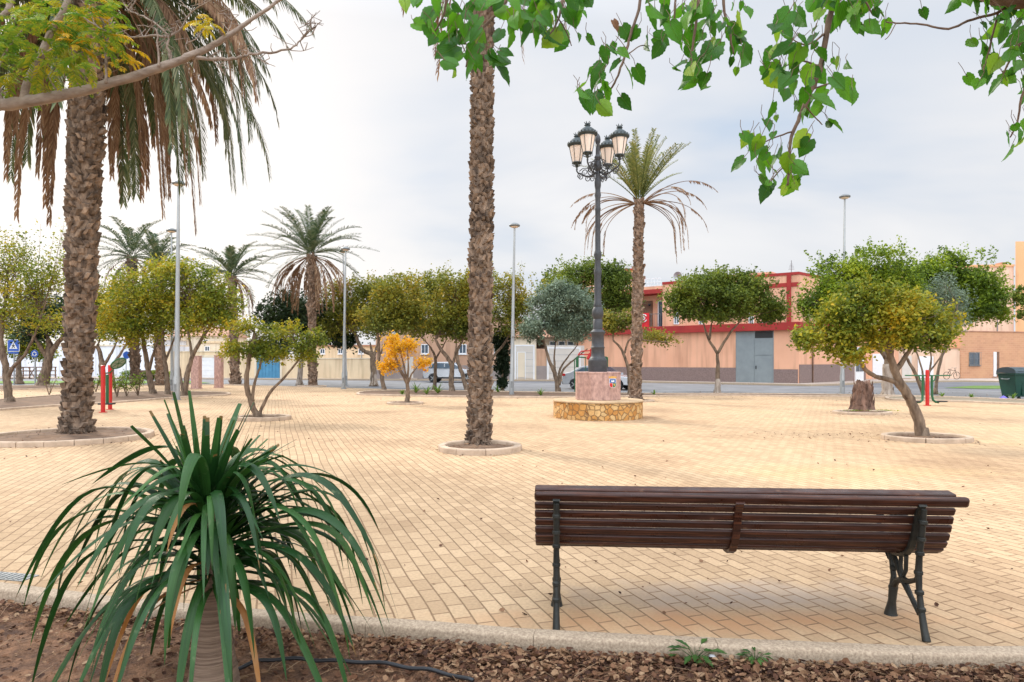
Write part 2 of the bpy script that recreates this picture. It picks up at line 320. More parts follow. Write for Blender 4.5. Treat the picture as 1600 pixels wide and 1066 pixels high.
def strapleaf():
    m, nt, b, N, L = newmat('strap_leaf')
    g = N('ShaderNodeNewGeometry'); tc = N('ShaderNodeTexCoord')
    al = N('ShaderNodeAttribute'); al.attribute_name = 'along'; ac = N('ShaderNodeAttribute'); ac.attribute_name = 'across'
    no = N('ShaderNodeTexNoise'); no.inputs['Scale'].default_value = 7; no.inputs['Detail'].default_value = 7; L(tc.outputs['Object'], no.inputs['Vector'])
    mx = N('ShaderNodeMix'); mx.inputs[0].default_value = .6; L(no.outputs['Fac'], mx.inputs[2]); L(g.outputs['Random Per Island'], mx.inputs[3])
    rp = ramp(nt, [(.1,(.008,.040,.009)),(.45,(.019,.075,.014)),(.78,(.045,.13,.022)),(.96,(.14,.21,.045))]); L(mx.outputs[0], rp.inputs[0])
    # fine lengthwise ribs and a paler midrib
    cv = N('ShaderNodeCombineXYZ'); L(ac.outputs['Fac'], cv.inputs[0]); L(al.outputs['Fac'], cv.inputs[1]); L(g.outputs['Random Per Island'], cv.inputs[2])
    mp = N('ShaderNodeMapping'); mp.inputs['Scale'].default_value = (9,1.5,40); L(cv.outputs[0], mp.inputs[0])
    rb = N('ShaderNodeTexNoise'); rb.inputs['Scale'].default_value = 1.6; rb.inputs['Detail'].default_value = 3; L(mp.outputs[0], rb.inputs['Vector'])
    rr_ = ramp(nt, [(.3,(.70,.72,.70)),(.6,(1.1,1.1,1.05)),(.75,(1.5,1.4,1.3))]); L(rb.outputs['Fac'], rr_.inputs[0])
    ml = N('ShaderNodeMix'); ml.data_type = 'RGBA'; ml.blend_type = 'MULTIPLY'; ml.inputs[0].default_value = 1; L(rp.outputs[0], ml.inputs[6]); L(rr_.outputs[0], ml.inputs[7])
    # dried brown tip, its length differing from leaf to leaf
    th = N('ShaderNodeMath'); th.operation = 'MULTIPLY_ADD'; L(g.outputs['Random Per Island'], th.inputs[0]); th.inputs[1].default_value = -.16; L(al.outputs['Fac'], th.inputs[2])
    n2 = N('ShaderNodeMath'); n2.operation = 'MULTIPLY_ADD'; L(no.outputs['Fac'], n2.inputs[0]); n2.inputs[1].default_value = .14; L(th.outputs[0], n2.inputs[2])
    tr_ = ramp(nt, [(.99,(0,0,0)),(1.0,(.6,.6,.6))]); L(n2.outputs[0], tr_.inputs[0])
    mt = N('ShaderNodeMix'); mt.data_type = 'RGBA'; L(tr_.outputs[0], mt.inputs[0]); L(ml.outputs[2], mt.inputs[6]); mt.inputs[7].default_value = (.32,.15,.045,1)
    # dust and pale scars
    n3 = N('ShaderNodeTexNoise'); n3.inputs['Scale'].default_value = 26; n3.inputs['Detail'].default_value = 6; L(tc.outputs['Object'], n3.inputs['Vector'])
    r3 = ramp(nt, [(.62,(0,0,0)),(.74,(.45,.45,.45))]); L(n3.outputs['Fac'], r3.inputs[0])
    md = N('ShaderNodeMix'); md.data_type = 'RGBA'; L(r3.outputs[0], md.inputs[0]); L(mt.outputs[2], md.inputs[6]); md.inputs[7].default_value = (.16,.20,.09,1)
    L(md.outputs[2], b.inputs['Base Color'])
    b.inputs['Roughness'].default_value = .40; b.inputs['Specular IOR Level'].default_value = .4
    bp = N('ShaderNodeBump'); bp.inputs['Strength'].default_value = .5; bp.inputs['Distance'].default_value = .002; L(rb.outputs['Fac'], bp.inputs['Height']); L(bp.outputs[0], b.inputs['Normal'])
    tr = N('ShaderNodeBsdfTranslucent'); L(md.outputs[2], tr.inputs[0]); ms = N('ShaderNodeMixShader'); ms.inputs[0].default_value = .2
    L(b.outputs[0], ms.inputs[1]); L(tr.outputs[0], ms.inputs[2]); L(ms.outputs[0], nt.nodes['Material Output'].inputs[0])
    return m
M['strap'] = strapleaf()
M['strap_dry'] = leafm('dried_strap_leaf', [(.30,.12,.03),(.45,.20,.06),(.40,.25,.12)], nscale=6, trans=.3)
def mulberry():
    m, nt, b, N, L = newmat('mulberry_leaf')
    g = N('ShaderNodeNewGeometry'); uv = N('ShaderNodeUVMap')
    rp = ramp(nt, [(.0,(.022,.11,.004)),(.45,(.05,.20,.007)),(.85,(.11,.32,.010)),(1,(.28,.42,.02))]); L(g.outputs['Random Per Island'], rp.inputs[0])
    # veins: pale ribs leaving the midrib
    sx = N('ShaderNodeSeparateXYZ'); L(uv.outputs[0], sx.inputs[0])
    ab = N('ShaderNodeMath'); ab.operation = 'ABSOLUTE'; L(sx.outputs[0], ab.inputs[0])
    sl = N('ShaderNodeMath'); sl.operation = 'MULTIPLY_ADD'; L(ab.outputs[0], sl.inputs[0]); sl.inputs[1].default_value = -1.1; L(sx.outputs[1], sl.inputs[2])
    fr = N('ShaderNodeMath'); fr.operation = 'MULTIPLY'; L(sl.outputs[0], fr.inputs[0]); fr.inputs[1].default_value = 6.5
    pp = N('ShaderNodeMath'); pp.operation = 'PINGPONG'; L(fr.outputs[0], pp.inputs[0]); pp.inputs[1].default_value = .5
    mi = N('ShaderNodeMath'); mi.operation = 'MINIMUM'; L(pp.outputs[0], mi.inputs[0])
    a8 = N('ShaderNodeMath'); a8.operation = 'MULTIPLY'; L(ab.outputs[0], a8.inputs[0]); a8.inputs[1].default_value = 3.0; L(a8.outputs[0], mi.inputs[1])
    vr = ramp(nt, [(.0,(1,1,1)),(.10,(0,0,0))]); L(mi.outputs[0], vr.inputs[0])
    mx = N('ShaderNodeMix'); mx.data_type = 'RGBA'; vm = N('ShaderNodeMath'); vm.operation = 'MULTIPLY'; vm.inputs[1].default_value = .45; L(vr.outputs[0], vm.inputs[0]); L(vm.outputs[0], mx.inputs[0])
    L(rp.outputs[0], mx.inputs[6]); mx.inputs[7].default_value = (.22,.38,.06,1)
    L(mx.outputs[2], b.inputs['Base Color']); b.inputs['Roughness'].default_value = .42
    bp = N('ShaderNodeBump'); bp.inputs['Distance'].default_value = .003; bp.invert = True; L(vr.outputs[0], bp.inputs['Height']); L(bp.outputs[0], b.inputs['Normal'])
    tr = N('ShaderNodeBsdfTranslucent'); L(mx.outputs[2], tr.inputs[0]); ms = N('ShaderNodeMixShader'); ms.inputs[0].default_value = .5
    L(b.outputs[0], ms.inputs[1]); L(tr.outputs[0], ms.inputs[2]); L(ms.outputs[0], nt.nodes['Material Output'].inputs[0])
    return m
M['mulberry'] = mulberry()
M['litter'] = leafm('fallen_leaves', [(.045,.02,.012),(.105,.045,.024),(.18,.085,.043),(.25,.135,.07),(.35,.22,.125)], nscale=4, trans=.1, rough=.8, spread=.8)
M['ringtrunk'] = pm('ringed_trunk_bark', (.36,.25,.17), (.17,.11,.075), scale=3.5, rough=.9, bump=1, bscale=9, stretch=(.6,.6,22), detail=5, dist=.01)

# ------------------------------------------------------------------ the setting
def sheet(name, pts, z, mat):
    mb = MB(); mb.add([(p[0],p[1],z) for p in pts], [tuple(range(len(pts)))])
    o = mb.build(name, mat)
    if o.data.polygons[0].normal.z < 0: o.data.flip_normals()
    return struct(o)
def smoothline(pts, sub=6, closed=False):
    P = [Vector((p[0],p[1],0)) for p in pts]; n = len(P); out = []
    for i in range(n if closed else n-1):
        if closed: a,b,c,d = P[(i-1)%n],P[i],P[(i+1)%n],P[(i+2)%n]
        else: a,b,c,d = P[max(i-1,0)],P[i],P[i+1],P[min(i+2,n-1)]
        for k in range(sub):
            t = k/sub
            out.append(.5*((2*b)+(c-a)*t+(2*a-5*b+4*c-d)*t*t+(3*b-a-3*c+d)*t**3))
    if not closed: out.append(P[-1])
    return out
def kerb_sweep(mb, line, w, z0, z1, stone=1.0, closed=False, r=.02, gap=.006, rng=random):
    """separate kerbstones with rounded top edges laid along a line"""
    if closed: line = line + [line[0]]
    L = [0]
    for a,b in zip(line, line[1:]): L.append(L[-1]+(b-a).length)
    T = L[-1]; n = max(1, round(T/stone))
    def pos(s):
        s = min(max(s,0),T-1e-6)
        for i in range(len(L)-1):
            if L[i+1] >= s: break
        t = (s-L[i])/max(L[i+1]-L[i],1e-9); p = line[i].lerp(line[i+1], t); d = (line[i+1]-line[i]).normalized()
        return p, Vector((-d.y,d.x,0))
    prof = [(-w/2,z0)]+[(-w/2+r*(1-math.cos(a)),z1-r*(1-math.sin(a))) for a in (0,.4,.8,1.2,PI/2)]+[(w/2-r*(1-math.cos(a)),z1-r*(1-math.sin(a))) for a in (PI/2,1.2,.8,.4,0)]+[(w/2,z0)]
    for i in range(n):
        s0 = T*i/n+gap/2; s1 = T*(i+1)/n-gap/2; k = max(2, int((s1-s0)/.18)+1)
        vs = []; dz = rng.uniform(-.003,.003); dn = rng.uniform(-.003,.003)
        for j in range(k):
            p, nn = pos(s0+(s1-s0)*j/(k-1))
            for (u,z) in prof: vs.append(p + nn*(u+dn) + Vector((0,0,z+(dz if z>z0 else 0))))
        m = len(prof)
        fs = [(j*m+a, (j+1)*m+a, (j+1)*m+(a+1)%m, j*m+(a+1)%m) for j in range(k-1) for a in range(m)]
        fs += [tuple(range(m)), tuple(range(k*m-1,(k-1)*m-1,-1))]
        mb.add(vs, fs)

rng = random.Random(7)
sheet('ground', [(-900,-60),(900,-60),(900,1500),(-900,1500)], -.20, M['earth'])
sheet('road', [(-110,16),(110,16),(110,74),(-110,74)], -.12, M['asphalt'])
near = smoothline([(-14,8.6),(-8,6.0),(-3.5,4.57),(-1.58,4.09),(-.573,3.92),(.25,3.765),(1.42,3.635),(2.75,3.56),(6,3.72),(11,4.7)], 8)
farpx = [(2100,640),(1700,629),(1450,619),(1200,615.5),(1000,615),(800,612),(620,609),(450,604),(300,601),(0,605),(-500,620)]
far = [gp(*p) for p in farpx]
pav = [(p.x,p.y) for p in near] + [(30,8),(40,20)] + [(p.x,p.y) for p in far] + [(-60,24),(-40,10)]
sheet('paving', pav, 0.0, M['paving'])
mb = MB(); kerb_sweep(mb, near, .12, -.2, .034, 1.0, r=.022, gap=.003, rng=rng); struct(mb.build('foreground_kerb', M['concrete'], smooth='auto'))
mb = MB(); kerb_sweep(mb, smoothline([(p.x,p.y) for p in far],4), .22, -.2, .03, 1.4, rng=rng); struct(mb.build('roadside_kerb', M['concrete'], smooth='auto'))

# foreground soil with an uneven surface
from mathutils import noise
def soil():
    mb = MB(); nx, ny = 260, 90; x0, x1 = -7.0, 6.0
    def ky(x):
        for a,b in zip(near, near[1:]):
            if a.x <= x <= b.x: return a.y + (b.y-a.y)*(x-a.x)/(b.x-a.x)
        return 4
    vs = []
    for j in range(ny+1):
        for i in range(nx+1):
            x = x0+(x1-x0)*i/nx; t = j/ny; y = (-1.5)*(1-t)**1.0 + (ky(x)-.05)*t
            if t < .5: pass
            h = noise.noise(Vector((x*1.2,y*1.2,0)))*.03 + noise.noise(Vector((x*6,y*6,3)))*.012 + noise.noise(Vector((x*22,y*22,7)))*.006
            e = max(0, 1-(ky(x)-y)/.25)
            vs.append((x,y,-.045+h*(1-.7*e)-.0*e))
    fs = [(j*(nx+1)+i, j*(nx+1)+i+1, (j+1)*(nx+1)+i+1, (j+1)*(nx+1)+i) for j in range(ny) for i in range(nx)]
    mb.add(vs, fs); return struct(mb.build('soil_bed', M['soil'], smooth=True)), ky
_, KY = soil()

# sidewalk in front of the houses
A, B, C = gp(900,592.5), gp(1248,599), gp(1352,594.2)
def offs(p, dy): return (p.x, p.y-dy)
mb = MB()
mb.slab([gp(-600,588)[:2], gp(-600,588.8)[:2], (gp(250,591)).xy, gp(800,593.3).xy, offs(A,2.6), (B.x-.4,B.y-2.4), (B.x+2.4,B.y-.9), offs(C,2.6), gp(1500,594.5).xy, gp(1750,597).xy, (130,60), (130,120), (-130,120)][::-1][::-1], -.2, .0)
o = mb.build('sidewalk', M['sidewalk']); struct(o)
mb = MB(); kerb_sweep(mb, [Vector((*p,0)) for p in ((gp(-600,588.7)).xy, gp(250,590.9).xy, gp(800,593.4).xy, offs(A,2.75), (B.x-.4,B.y-2.55), (B.x+2.5,B.y-1.0), offs(C,2.75), gp(1500,594.7).xy, gp(1750,597.2).xy)], .18, -.2, .02, 2, rng=rng)
struct(mb.build('sidewalk_kerb', M['concrete'], smooth='auto'))

def bed(name, px, mat, z=.03, kerb=True, kw=.14, kh=.07, sub=6):
    ln = smoothline([gp(*p).xy for p in px], sub, closed=True)
    sheet(name, [p.xy for p in ln], z, mat)
    if kerb:
        mb = MB(); kerb_sweep(mb, ln, kw, -.02, kh, .9, closed=True, rng=rng); struct(mb.build(name+'_kerb', M['ringstone'], smooth='auto'))
bed('planting_bed', [(-420,690),(-150,655),(60,637),(180,630),(280,622),(352,618),(345,614.5),(250,613.2),(120,617),(0,626),(-250,640)], M['bed_soil'])
bed('side_planting_bed', [(-300,612),(-60,612),(60,608.5),(140,606),(190,604),(150,602.5),(0,604),(-200,607)], M['bed_soil'])
bed('roadside_planting_bed', [(560,617),(600,618.5),(700,620.5),(830,621.5),(980,620.5),(1100,619),(1380,621),(1385,619),(1200,616.6),(1000,616.2),(800,613.4),(640,611),(575,612.5)], M['bed_soil'])
bed('verge_strip', [(1395,625.5),(1500,628.5),(1640,634),(1650,629),(1500,623),(1400,620.5)], M['earth'])
sheet('grass_verge', [gp(-200,597.5).xy, gp(330,597).xy, gp(300,593.5).xy, gp(-200,594).xy], -.09, M['grass'])
sheet('grass_island', [gp(1475,606,-.1).xy, gp(1535,607.5,-.1).xy, gp(1600,607,-.1).xy, gp(1590,602.5,-.1).xy, gp(1520,602.8,-.1).xy], -.1, M['grass'])

# small drain cover set in the paving at far left
mb = MB(); c = gp(20,901); mb.box(-.22,.22,-.07,.07,0,.006)
for k in range(9): mb.box(-.2+.045*k,-.18+.045*k,-.055,.055,.006,.010)
o = mb.build('drain_cover', M['galv_dk'], loc=(c.x-.05,c.y,0)); o.rotation_euler = (0,0,-.22)
tag(o, 'dark metal drain cover let into the paving beside the front kerb', 'drain cover')

# ------------------------------------------------------------------ vegetation tools
def nprng(seed): return np.random.default_rng(seed)
def leaf_quads(C, size, asp, r, up=.35, droop=0.0):
    """one small folded-free leaf quad at each centre C"""
    n = len(C)
    nrm = r.normal(size=(n,3)); nrm[:,2] = np.abs(nrm[:,2])+up; nrm /= np.linalg.norm(nrm,axis=1)[:,None]
    t = r.normal(size=(n,3)); t[:,2] -= droop; t -= nrm*(t*nrm).sum(1)[:,None]; t /= np.linalg.norm(t,axis=1)[:,None]
    b = np.cross(nrm,t); L = (size*r.uniform(.65,1.3,n))[:,None]; W = L*asp
    base = C - t*L*.5; tip = C + t*L*.5; mid = C - t*L*.08 + nrm*L*.06
    return np.stack([base, mid+b*W*.5, tip, mid-b*W*.5],1)
def clump_cloud(lobes, nclump, nleaf, clump_r, size, asp, r, up=.35, droop=0.0, shell=.42):
    """lobes: (centre, (rx,ry,rz)). returns leaf quads and clump centres"""
    L2 = []; par = []
    for li, (c0, rad0) in enumerate(lobes):
        for j in range(9):
            d = r.normal(size=3); d /= np.linalg.norm(d); d[2] = d[2]*.9+.12
            q = r.uniform(.45,.92); sr = r.uniform(.26,.44)
            L2.append((np.array(c0[:])+d*np.array(rad0)*q*(1-sr*.35), np.array(rad0)*sr)); par.append(li)
    lobes = L2
    vol = np.array([l[1][0]*l[1][1]*l[1][2] for l in lobes])**.72; pr = vol/vol.sum()
    idx = r.choice(len(lobes), nclump, p=pr)
    c = np.array([lobes[i][0][:] for i in idx]); rad = np.array([lobes[i][1] for i in idx])
    d = r.normal(size=(nclump,3)); d /= np.linalg.norm(d,axis=1)[:,None]
    rr = r.uniform(.05,1,nclump)**shell
    rr *= r.uniform(.86,1.12,nclump)
    cc = c + d*rad*rr[:,None]
    k = np.maximum(1,(nleaf*r.uniform(.4,1.6,nclump)).astype(int))
    P = np.repeat(cc, k, axis=0) + r.normal(size=(k.sum(),3))*np.array([1,1,.7])*clump_r
    return leaf_quads(P, size, asp, r, up, droop), cc, np.array(par)[idx]

def poly_tube(mb, pts, r0, r1, rr, seg=7, sub=5, jit=.11, wob=.0):
    """smooth limb through 3-D points, tapering"""
    P = [Vector(p) for p in pts]; n = len(P); out = []
    for i in range(n-1):
        a,b,c,d = P[max(i-1,0)],P[i],P[i+1],P[min(i+2,n-1)]
        for k in range(sub):
            t = k/sub; q = .5*((2*b)+(c-a)*t+(2*a-5*b+4*c-d)*t*t+(3*b-a-3*c+d)*t**3)
            if wob and (i or k): q += Vector([rr.uniform(-wob,wob) for _ in range(3)])
            out.append(q)
    out.append(P[-1]); m = len(out)
    mb.tube(out, [r0+(r1-r0)*i/(m-1) for i in range(m)], seg, jit=jit, rng=rr)
    return out

def tree(name, label, cat, base, limbs, lobes, leafmat, seed, ncl=260, nlf=24, cr=.22, size=.11, asp=.5, r0=.12, bark='bark',
         group=None, lime=0.0, twigs=.5, depthk=.85, up=.35, droop=0.0, sparse=(), spn=60, shell=.42, ydisp=0.0):
    """limbs: pixel polylines at the tree's own distance (first one starts at the ground); lobes: (px,py,rx,ry[,dy]) in pixels"""
    g = gp(*base); D = g.y; rr = random.Random(seed); r = nprng(seed); r0 *= .78; size *= 1.0; asp *= 1.2; nlf = int(nlf*1.3)
    root = thing(name, label, cat, g, 0, group)
    k = D/F
    def loc(px, py, dy=0): return at(px,py,D+dy) * 1 - g + Vector((0,0,0))
    tb = MB(); ends = []
    for li, lm in enumerate(limbs):
        ra = r0 if li == 0 else r0*.62; rb = ra*(.5 if li == 0 else .35)
        dys = 0 if li == 0 else rr.uniform(-.5,.5)*min(1.5, D*.04)
        nn = len(lm); pts = [loc(p[0], p[1], dys*i/(nn-1)) for i,p in enumerate(lm)]
        if li == 0:
            pts[0].z = -.08
        out = poly_tube(tb, pts, ra*(1.15 if li == 0 else 1), rb, rr, 9, wob=ra*.12)
        if li == 0: # root flare
            tb.tube([(0,0,-.1),(0,0,.02),(0,0,.22)], [ra*1.7,ra*1.45,ra*1.1], 9, jit=.08, rng=rr)
        ends.append(out)
    L3 = []
    for lb in lobes:
        dy = lb[4] if len(lb) > 4 else rr.uniform(-.25,.25)*lb[2]*k
        L3.append((loc(lb[0],lb[1],dy), (lb[2]*k, lb[2]*k*depthk, lb[3]*k)))
    q, cc, idx = clump_cloud(L3, ncl, nlf, cr, size, asp, r, up, droop, shell)
    allpts = [p for e in ends for p in e[len(e)//2:]]
    hubs = []
    for (c, rad) in L3:     # a limb from the nearest stem to each lobe
        s = min(allpts, key=lambda p:(p-c).length + .0*p.z); e = c + Vector((0,0,rad[2]*.15))
        mid = s.lerp(e,.5) + Vector((rr.uniform(-.12,.12),rr.uniform(-.12,.12),rr.uniform(.0,.15)))*(e-s).length
        hubs.append(poly_tube(tb, [s,mid,e], r0*.32, r0*.12, rr, 6, wob=r0*.1))
    for i in range(len(cc)):
        if rr.random() < twigs:
            h = hubs[idx[i]]; s = rr.choice(h[2:]); e = Vector(cc[i])
            mid = s.lerp(e,.5)+Vector([rr.uniform(-.1,.1) for _ in range(3)])*(e-s).length
            tb.tube([s,mid,e], [r0*.11,r0*.075,r0*.03], 4, cap=False)
    lm = MB(); lm.quads(q)
    k3 = [(c, rad) for (c, rad) in L3]; nsp = int(ncl*.35); P = []
    for j in range(nsp):        # shoots that stick out of the crown and break its outline
        c, rad = rr.choice(k3); d = Vector([rr.gauss(0,1) for _ in range(3)]).normalized(); d.z = d.z*.8+.25; d.normalize()
        s0 = c + Vector((d.x*rad[0], d.y*rad[1], d.z*rad[2]))*rr.uniform(.75,.98); dd = (d*.6+Vector((rr.gauss(0,.25),rr.gauss(0,.25),rr.uniform(.1,.9)))).normalized(); Ls = rad[0]*rr.uniform(.12,.42)
        for q_ in range(int(5+nlf*.35)): P.append(list(s0+dd*Ls*rr.random()+Vector([rr.gauss(0,cr*.22) for _ in range(3)])))
    lm.quads(leaf_quads(np.array(P), size, asp, r, up*.5))
    for (px,py,rx,ry) in sparse:    # thin sprigs standing above the crown
        cen = loc(px,py); ns = spn
        for j in range(max(4,int(rx/6))):
            tx = px + rr.uniform(-rx,rx); ty = py - ry*rr.uniform(.1,1)
            e = loc(tx,ty,rr.uniform(-1,1)*rx*k*.5); s = loc(px+(tx-px)*.6, py+ry*1.4)
            tb.tube([s, s.lerp(e,.5)+Vector((rr.uniform(-.1,.1),0,0)), e], [r0*.09,r0*.06,r0*.03], 4, cap=False)
            P = np.array([list(s.lerp(e, rr.uniform(.35,1.03))) for _ in range(int(spn/max(4,int(rx/6))*2))]) + r.normal(size=(int(spn/max(4,int(rx/6))*2),3))*.13
            lm.quads(leaf_quads(P, size*1.05, asp, r))
    tb.build('trunk', M[bark], root, smooth=True)
    if lime:    # limewashed lower trunk drawn as its own skin
        lw = MB(); f = [p for p in ends[0] if p.z < lime]
        if len(f) >= 2:
            f = [Vector((0,0,-.09)),Vector((0,0,.03)),Vector((0,0,.24))]+[p for p in f if p.z > .3]; lw.tube(f, [r0*1.75,r0*1.48,r0*1.16]+[r0*(1.13-.25*i/max(1,len(f)-4)) for i in range(len(f)-3)], 10, jit=.07, rng=rr); lw.build('limewashed_base', M['lime'], root, smooth=True)
    lm.build('crown', M[leafmat], root)
    return root

def palm_trunk(mb, path, rad, rr, dz=.10, w=.16, prot=.05, jit=.35, taper=1.0):
    """core plus staggered old leaf bases; path(t)->Vector, rad(t)"""
    H = (path(1)-path(0)).length; n = int(H/.35)
    mb.tube([path(i/n) for i in range(n+1)], [rad(i/n)*.93 for i in range(n+1)], 16, jit=.04, rng=rr)
    rows = int(H/dz)
    for i in range(rows):
        t = (i+.5)/rows; c = path(t); r = rad(t)
        k = max(6, int(2*PI*r/w)); off = (i%2)*.5 + rr.uniform(-.12,.12)
        for j in range(k):
            th = 2*PI*(j+off+rr.uniform(-.1,.1))/k; ww = w*.62*rr.uniform(.6,1.45); hh = dz*rr.uniform(.9,2.1); pr = prot*rr.uniform(1-jit*1.4,1+jit*2)
            er = Vector((math.cos(th),math.sin(th),0)); et = Vector((-math.sin(th),math.cos(th),0)); tilt = rr.uniform(-.75,.75)
            b = c + er*r*.9 + Vector((0,0,rr.uniform(-.03,.03)-hh*.4))
            uz = Vector((0,0,hh)) + et*tilt*hh; sk = rr.uniform(.55,.85)
            mb.add([b-et*ww*.42, b+et*ww*.42, b+uz+et*ww*.55, b+uz-et*ww*.55,
                    b+uz*.25+er*pr*.9-et*ww*.3, b+uz*.25+er*pr*.9+et*ww*.3, b+uz*rr.uniform(.75,1.0)+er*(pr+r*.08)+et*ww*sk*.5, b+uz*rr.uniform(.75,1.0)+er*(pr+r*.08)-et*ww*sk*.5],
                   [(0,1,5,4),(4,5,6,7),(1,2,6,5),(3,0,4,7),(2,3,7,6)])

def frond(mb, o, az, el, Ln, droop, rr, leaf=.42, n=46, w=.022, vee=.5, tipdroop=.5, r=.014, start=.12, hang=0.0, sparse=0.0, stop=1.0):
    """one feather frond: curved rib with two rows of narrow leaflets"""
    p = Vector(o); e = el; a = az; st = 14; pts = [p.copy()]; T = []
    for i in range(st):
        t = i/st
        d = Vector((math.cos(a)*math.cos(e), math.sin(a)*math.cos(e), math.sin(e))); T.append(d)
        p = p + d*(Ln/st); pts.append(p.copy())
        e -= droop/st*(.4+1.2*t); e = max(e, -1.5); a += rr.uniform(-.03,.03)
    T.append(T[-1])
    mb.tube(pts, [r*(1.15-1.0*i/st) for i in range(st+1)], 4, cap=False)
    for j in range(n):
        t = start+(stop-start)*(j+.5)/n; f = t*st; i = min(int(f), st-1); q = pts[i].lerp(pts[i+1], f-i); d = T[i]
        side = d.cross(Vector((0,0,1)))
        if side.length < .05: side = Vector((-math.sin(a),math.cos(a),0))
        side.normalize(); upv = side.cross(d).normalized()
        env = max(.25, math.sin(PI*min(1,(t-start*.3)*1.0))**.5) if t < .9 else .55
        for s in (-1,1):
            if sparse and rr.random() < sparse: continue
            ll = leaf*env*rr.uniform(.8,1.15); fw = rr.uniform(.45,.75)
            dr = (d*fw + side*s*(1-fw*.4) + upv*vee*rr.uniform(.5,1.2)).normalized()
            dr = (dr + Vector((0,0,-hang))).normalized()
            wv = dr.cross(upv+side*.3*s).normalized()*w*rr.uniform(.8,1.2)
            m = q + dr*ll*.55; d2 = (dr + Vector((0,0,-tipdroop*rr.uniform(.6,1.4)))).normalized(); e2 = m + d2*ll*.45
            mb.add([q-wv*.4, q+wv*.4, m+wv, m-wv, e2], [(0,1,2,3),(3,2,4)])

def palm(name, label, base, top, r_base, r_top, seed, ngreen, ndry, Ln, leaf, n=34, w=.03, gm='frond', group=None, dz=.13, sw=.2, prot=.05,
         elr=(-.3,1.35), lean=(0,0), dryel=(-.9,-.2), flare=.25, dlen=.8, bark='palm_thin', greendroop=1.5, gleafhang=0.0, sparse_dry=.35, drystart=.3, rr_r=.02, clear=False, ddroop=1.0, dhang=.8, n2=None):
    g = gp(*base); D = g.y; rr = random.Random(seed)
    root = thing(name, label, 'palm tree', g, 0, group)
    tp = at(top[0], top[1], D) - g
    def path(t): return Vector((tp.x*t + lean[0]*math.sin(PI*t), lean[1]*math.sin(PI*t), tp.z*t-.05*(1-t)))
    def rad(t): return r_base+(r_top-r_base)*min(1,t*1.2) + flare*r_base*math.exp(-t*tp.z/.35)
    tb = MB(); palm_trunk(tb, path, rad, rr, dz, sw, prot)
    for i in range(70):
        th = rr.uniform(0,2*PI); o_ = Vector((math.cos(th),math.sin(th),0)); rb = rad(0)*.85; h_ = rr.uniform(.03,.22)
        tb.tube([o_*rb*.9+Vector((0,0,h_)), o_*(rb+.05)+Vector((0,0,h_*.4)), o_*(rb+rr.uniform(.08,.2))+Vector((rr.uniform(-.05,.05),rr.uniform(-.05,.05),.03))], [.016,.014,.006], 4)
    tb.build('trunk', M[bark], root)
    cr = MB(); ga = 2.39996
    for i in range(ngreen):
        t = (i+.5)/ngreen; el = elr[1]+(elr[0]-elr[1])*t**.8 + rr.uniform(-.1,.1); az = i*ga+rr.uniform(-.2,.2)
        if clear and math.sin(az) < -.5 and t > .35 and rr.random() < .8: continue
        frond(cr, tp+Vector((math.cos(az)*r_top*.7,math.sin(az)*r_top*.7,.25*(1-t))), az, el, Ln*rr.uniform(.85,1.1)*(.75+.3*t), greendroop*rr.uniform(.6,1.15), rr, leaf, n, w, hang=gleafhang, r=rr_r)
    cr.build('green_fronds', M[gm], root)
    if ndry:
        dr = MB()
        for i in range(ndry):
            az = i*ga*1.3+rr.uniform(-.3,.3); el = rr.uniform(*dryel)
            if clear and math.sin(az) < -.45 and rr.random() < .85: continue
            frond(dr, tp+Vector((math.cos(az)*r_top,math.sin(az)*r_top,-.15)), az, el, Ln*dlen*rr.uniform(.7,1.1), rr.uniform(1.2,2.2)*ddroop, rr, leaf*.7, n2 or n, w, hang=dhang, tipdroop=.8, sparse=sparse_dry, start=drystart, r=rr_r)
        dr.build('dry_fronds', M['frond_dry'], root)
    return root

def tree_ring(label, c, rx, ry=None, stones=.45, w=.13, h=.10, group=None, soilh=.04, mat='ringstone'):
    ry = ry or rx; root = thing('tree_ring', label, 'tree ring', (c.x,c.y,0), 0, group)
    line = [Vector((rx*math.cos(2*PI*k/40), ry*math.sin(2*PI*k/40), 0)) for k in range(40)]
    mb = MB(); kerb_sweep(mb, line, w, -.02, h, stones, closed=True, r=.025, gap=.01, rng=rng); mb.build('kerb', M[mat], root, smooth='auto')
    mb = MB(); rr = random.Random(int(c.x*10)); vs = [(0,0,soilh+.03)]; K = 40
    for j in (1,2,3): vs += [((rx-.05)*j/3*math.cos(2*PI*k/K), (ry-.05)*j/3*math.sin(2*PI*k/K), soilh+rr.uniform(-.012,.02)*(j<3)) for k in range(K)]
    fs = [(0,1+k,1+(k+1)%K) for k in range(K)] + [(1+j*K+k,1+(j+1)*K+k,1+(j+1)*K+(k+1)%K,1+j*K+(k+1)%K) for j in range(2) for k in range(K)]
    mb.add(vs, fs); mb.build('soil', M['bed_soil'], root)
    return root
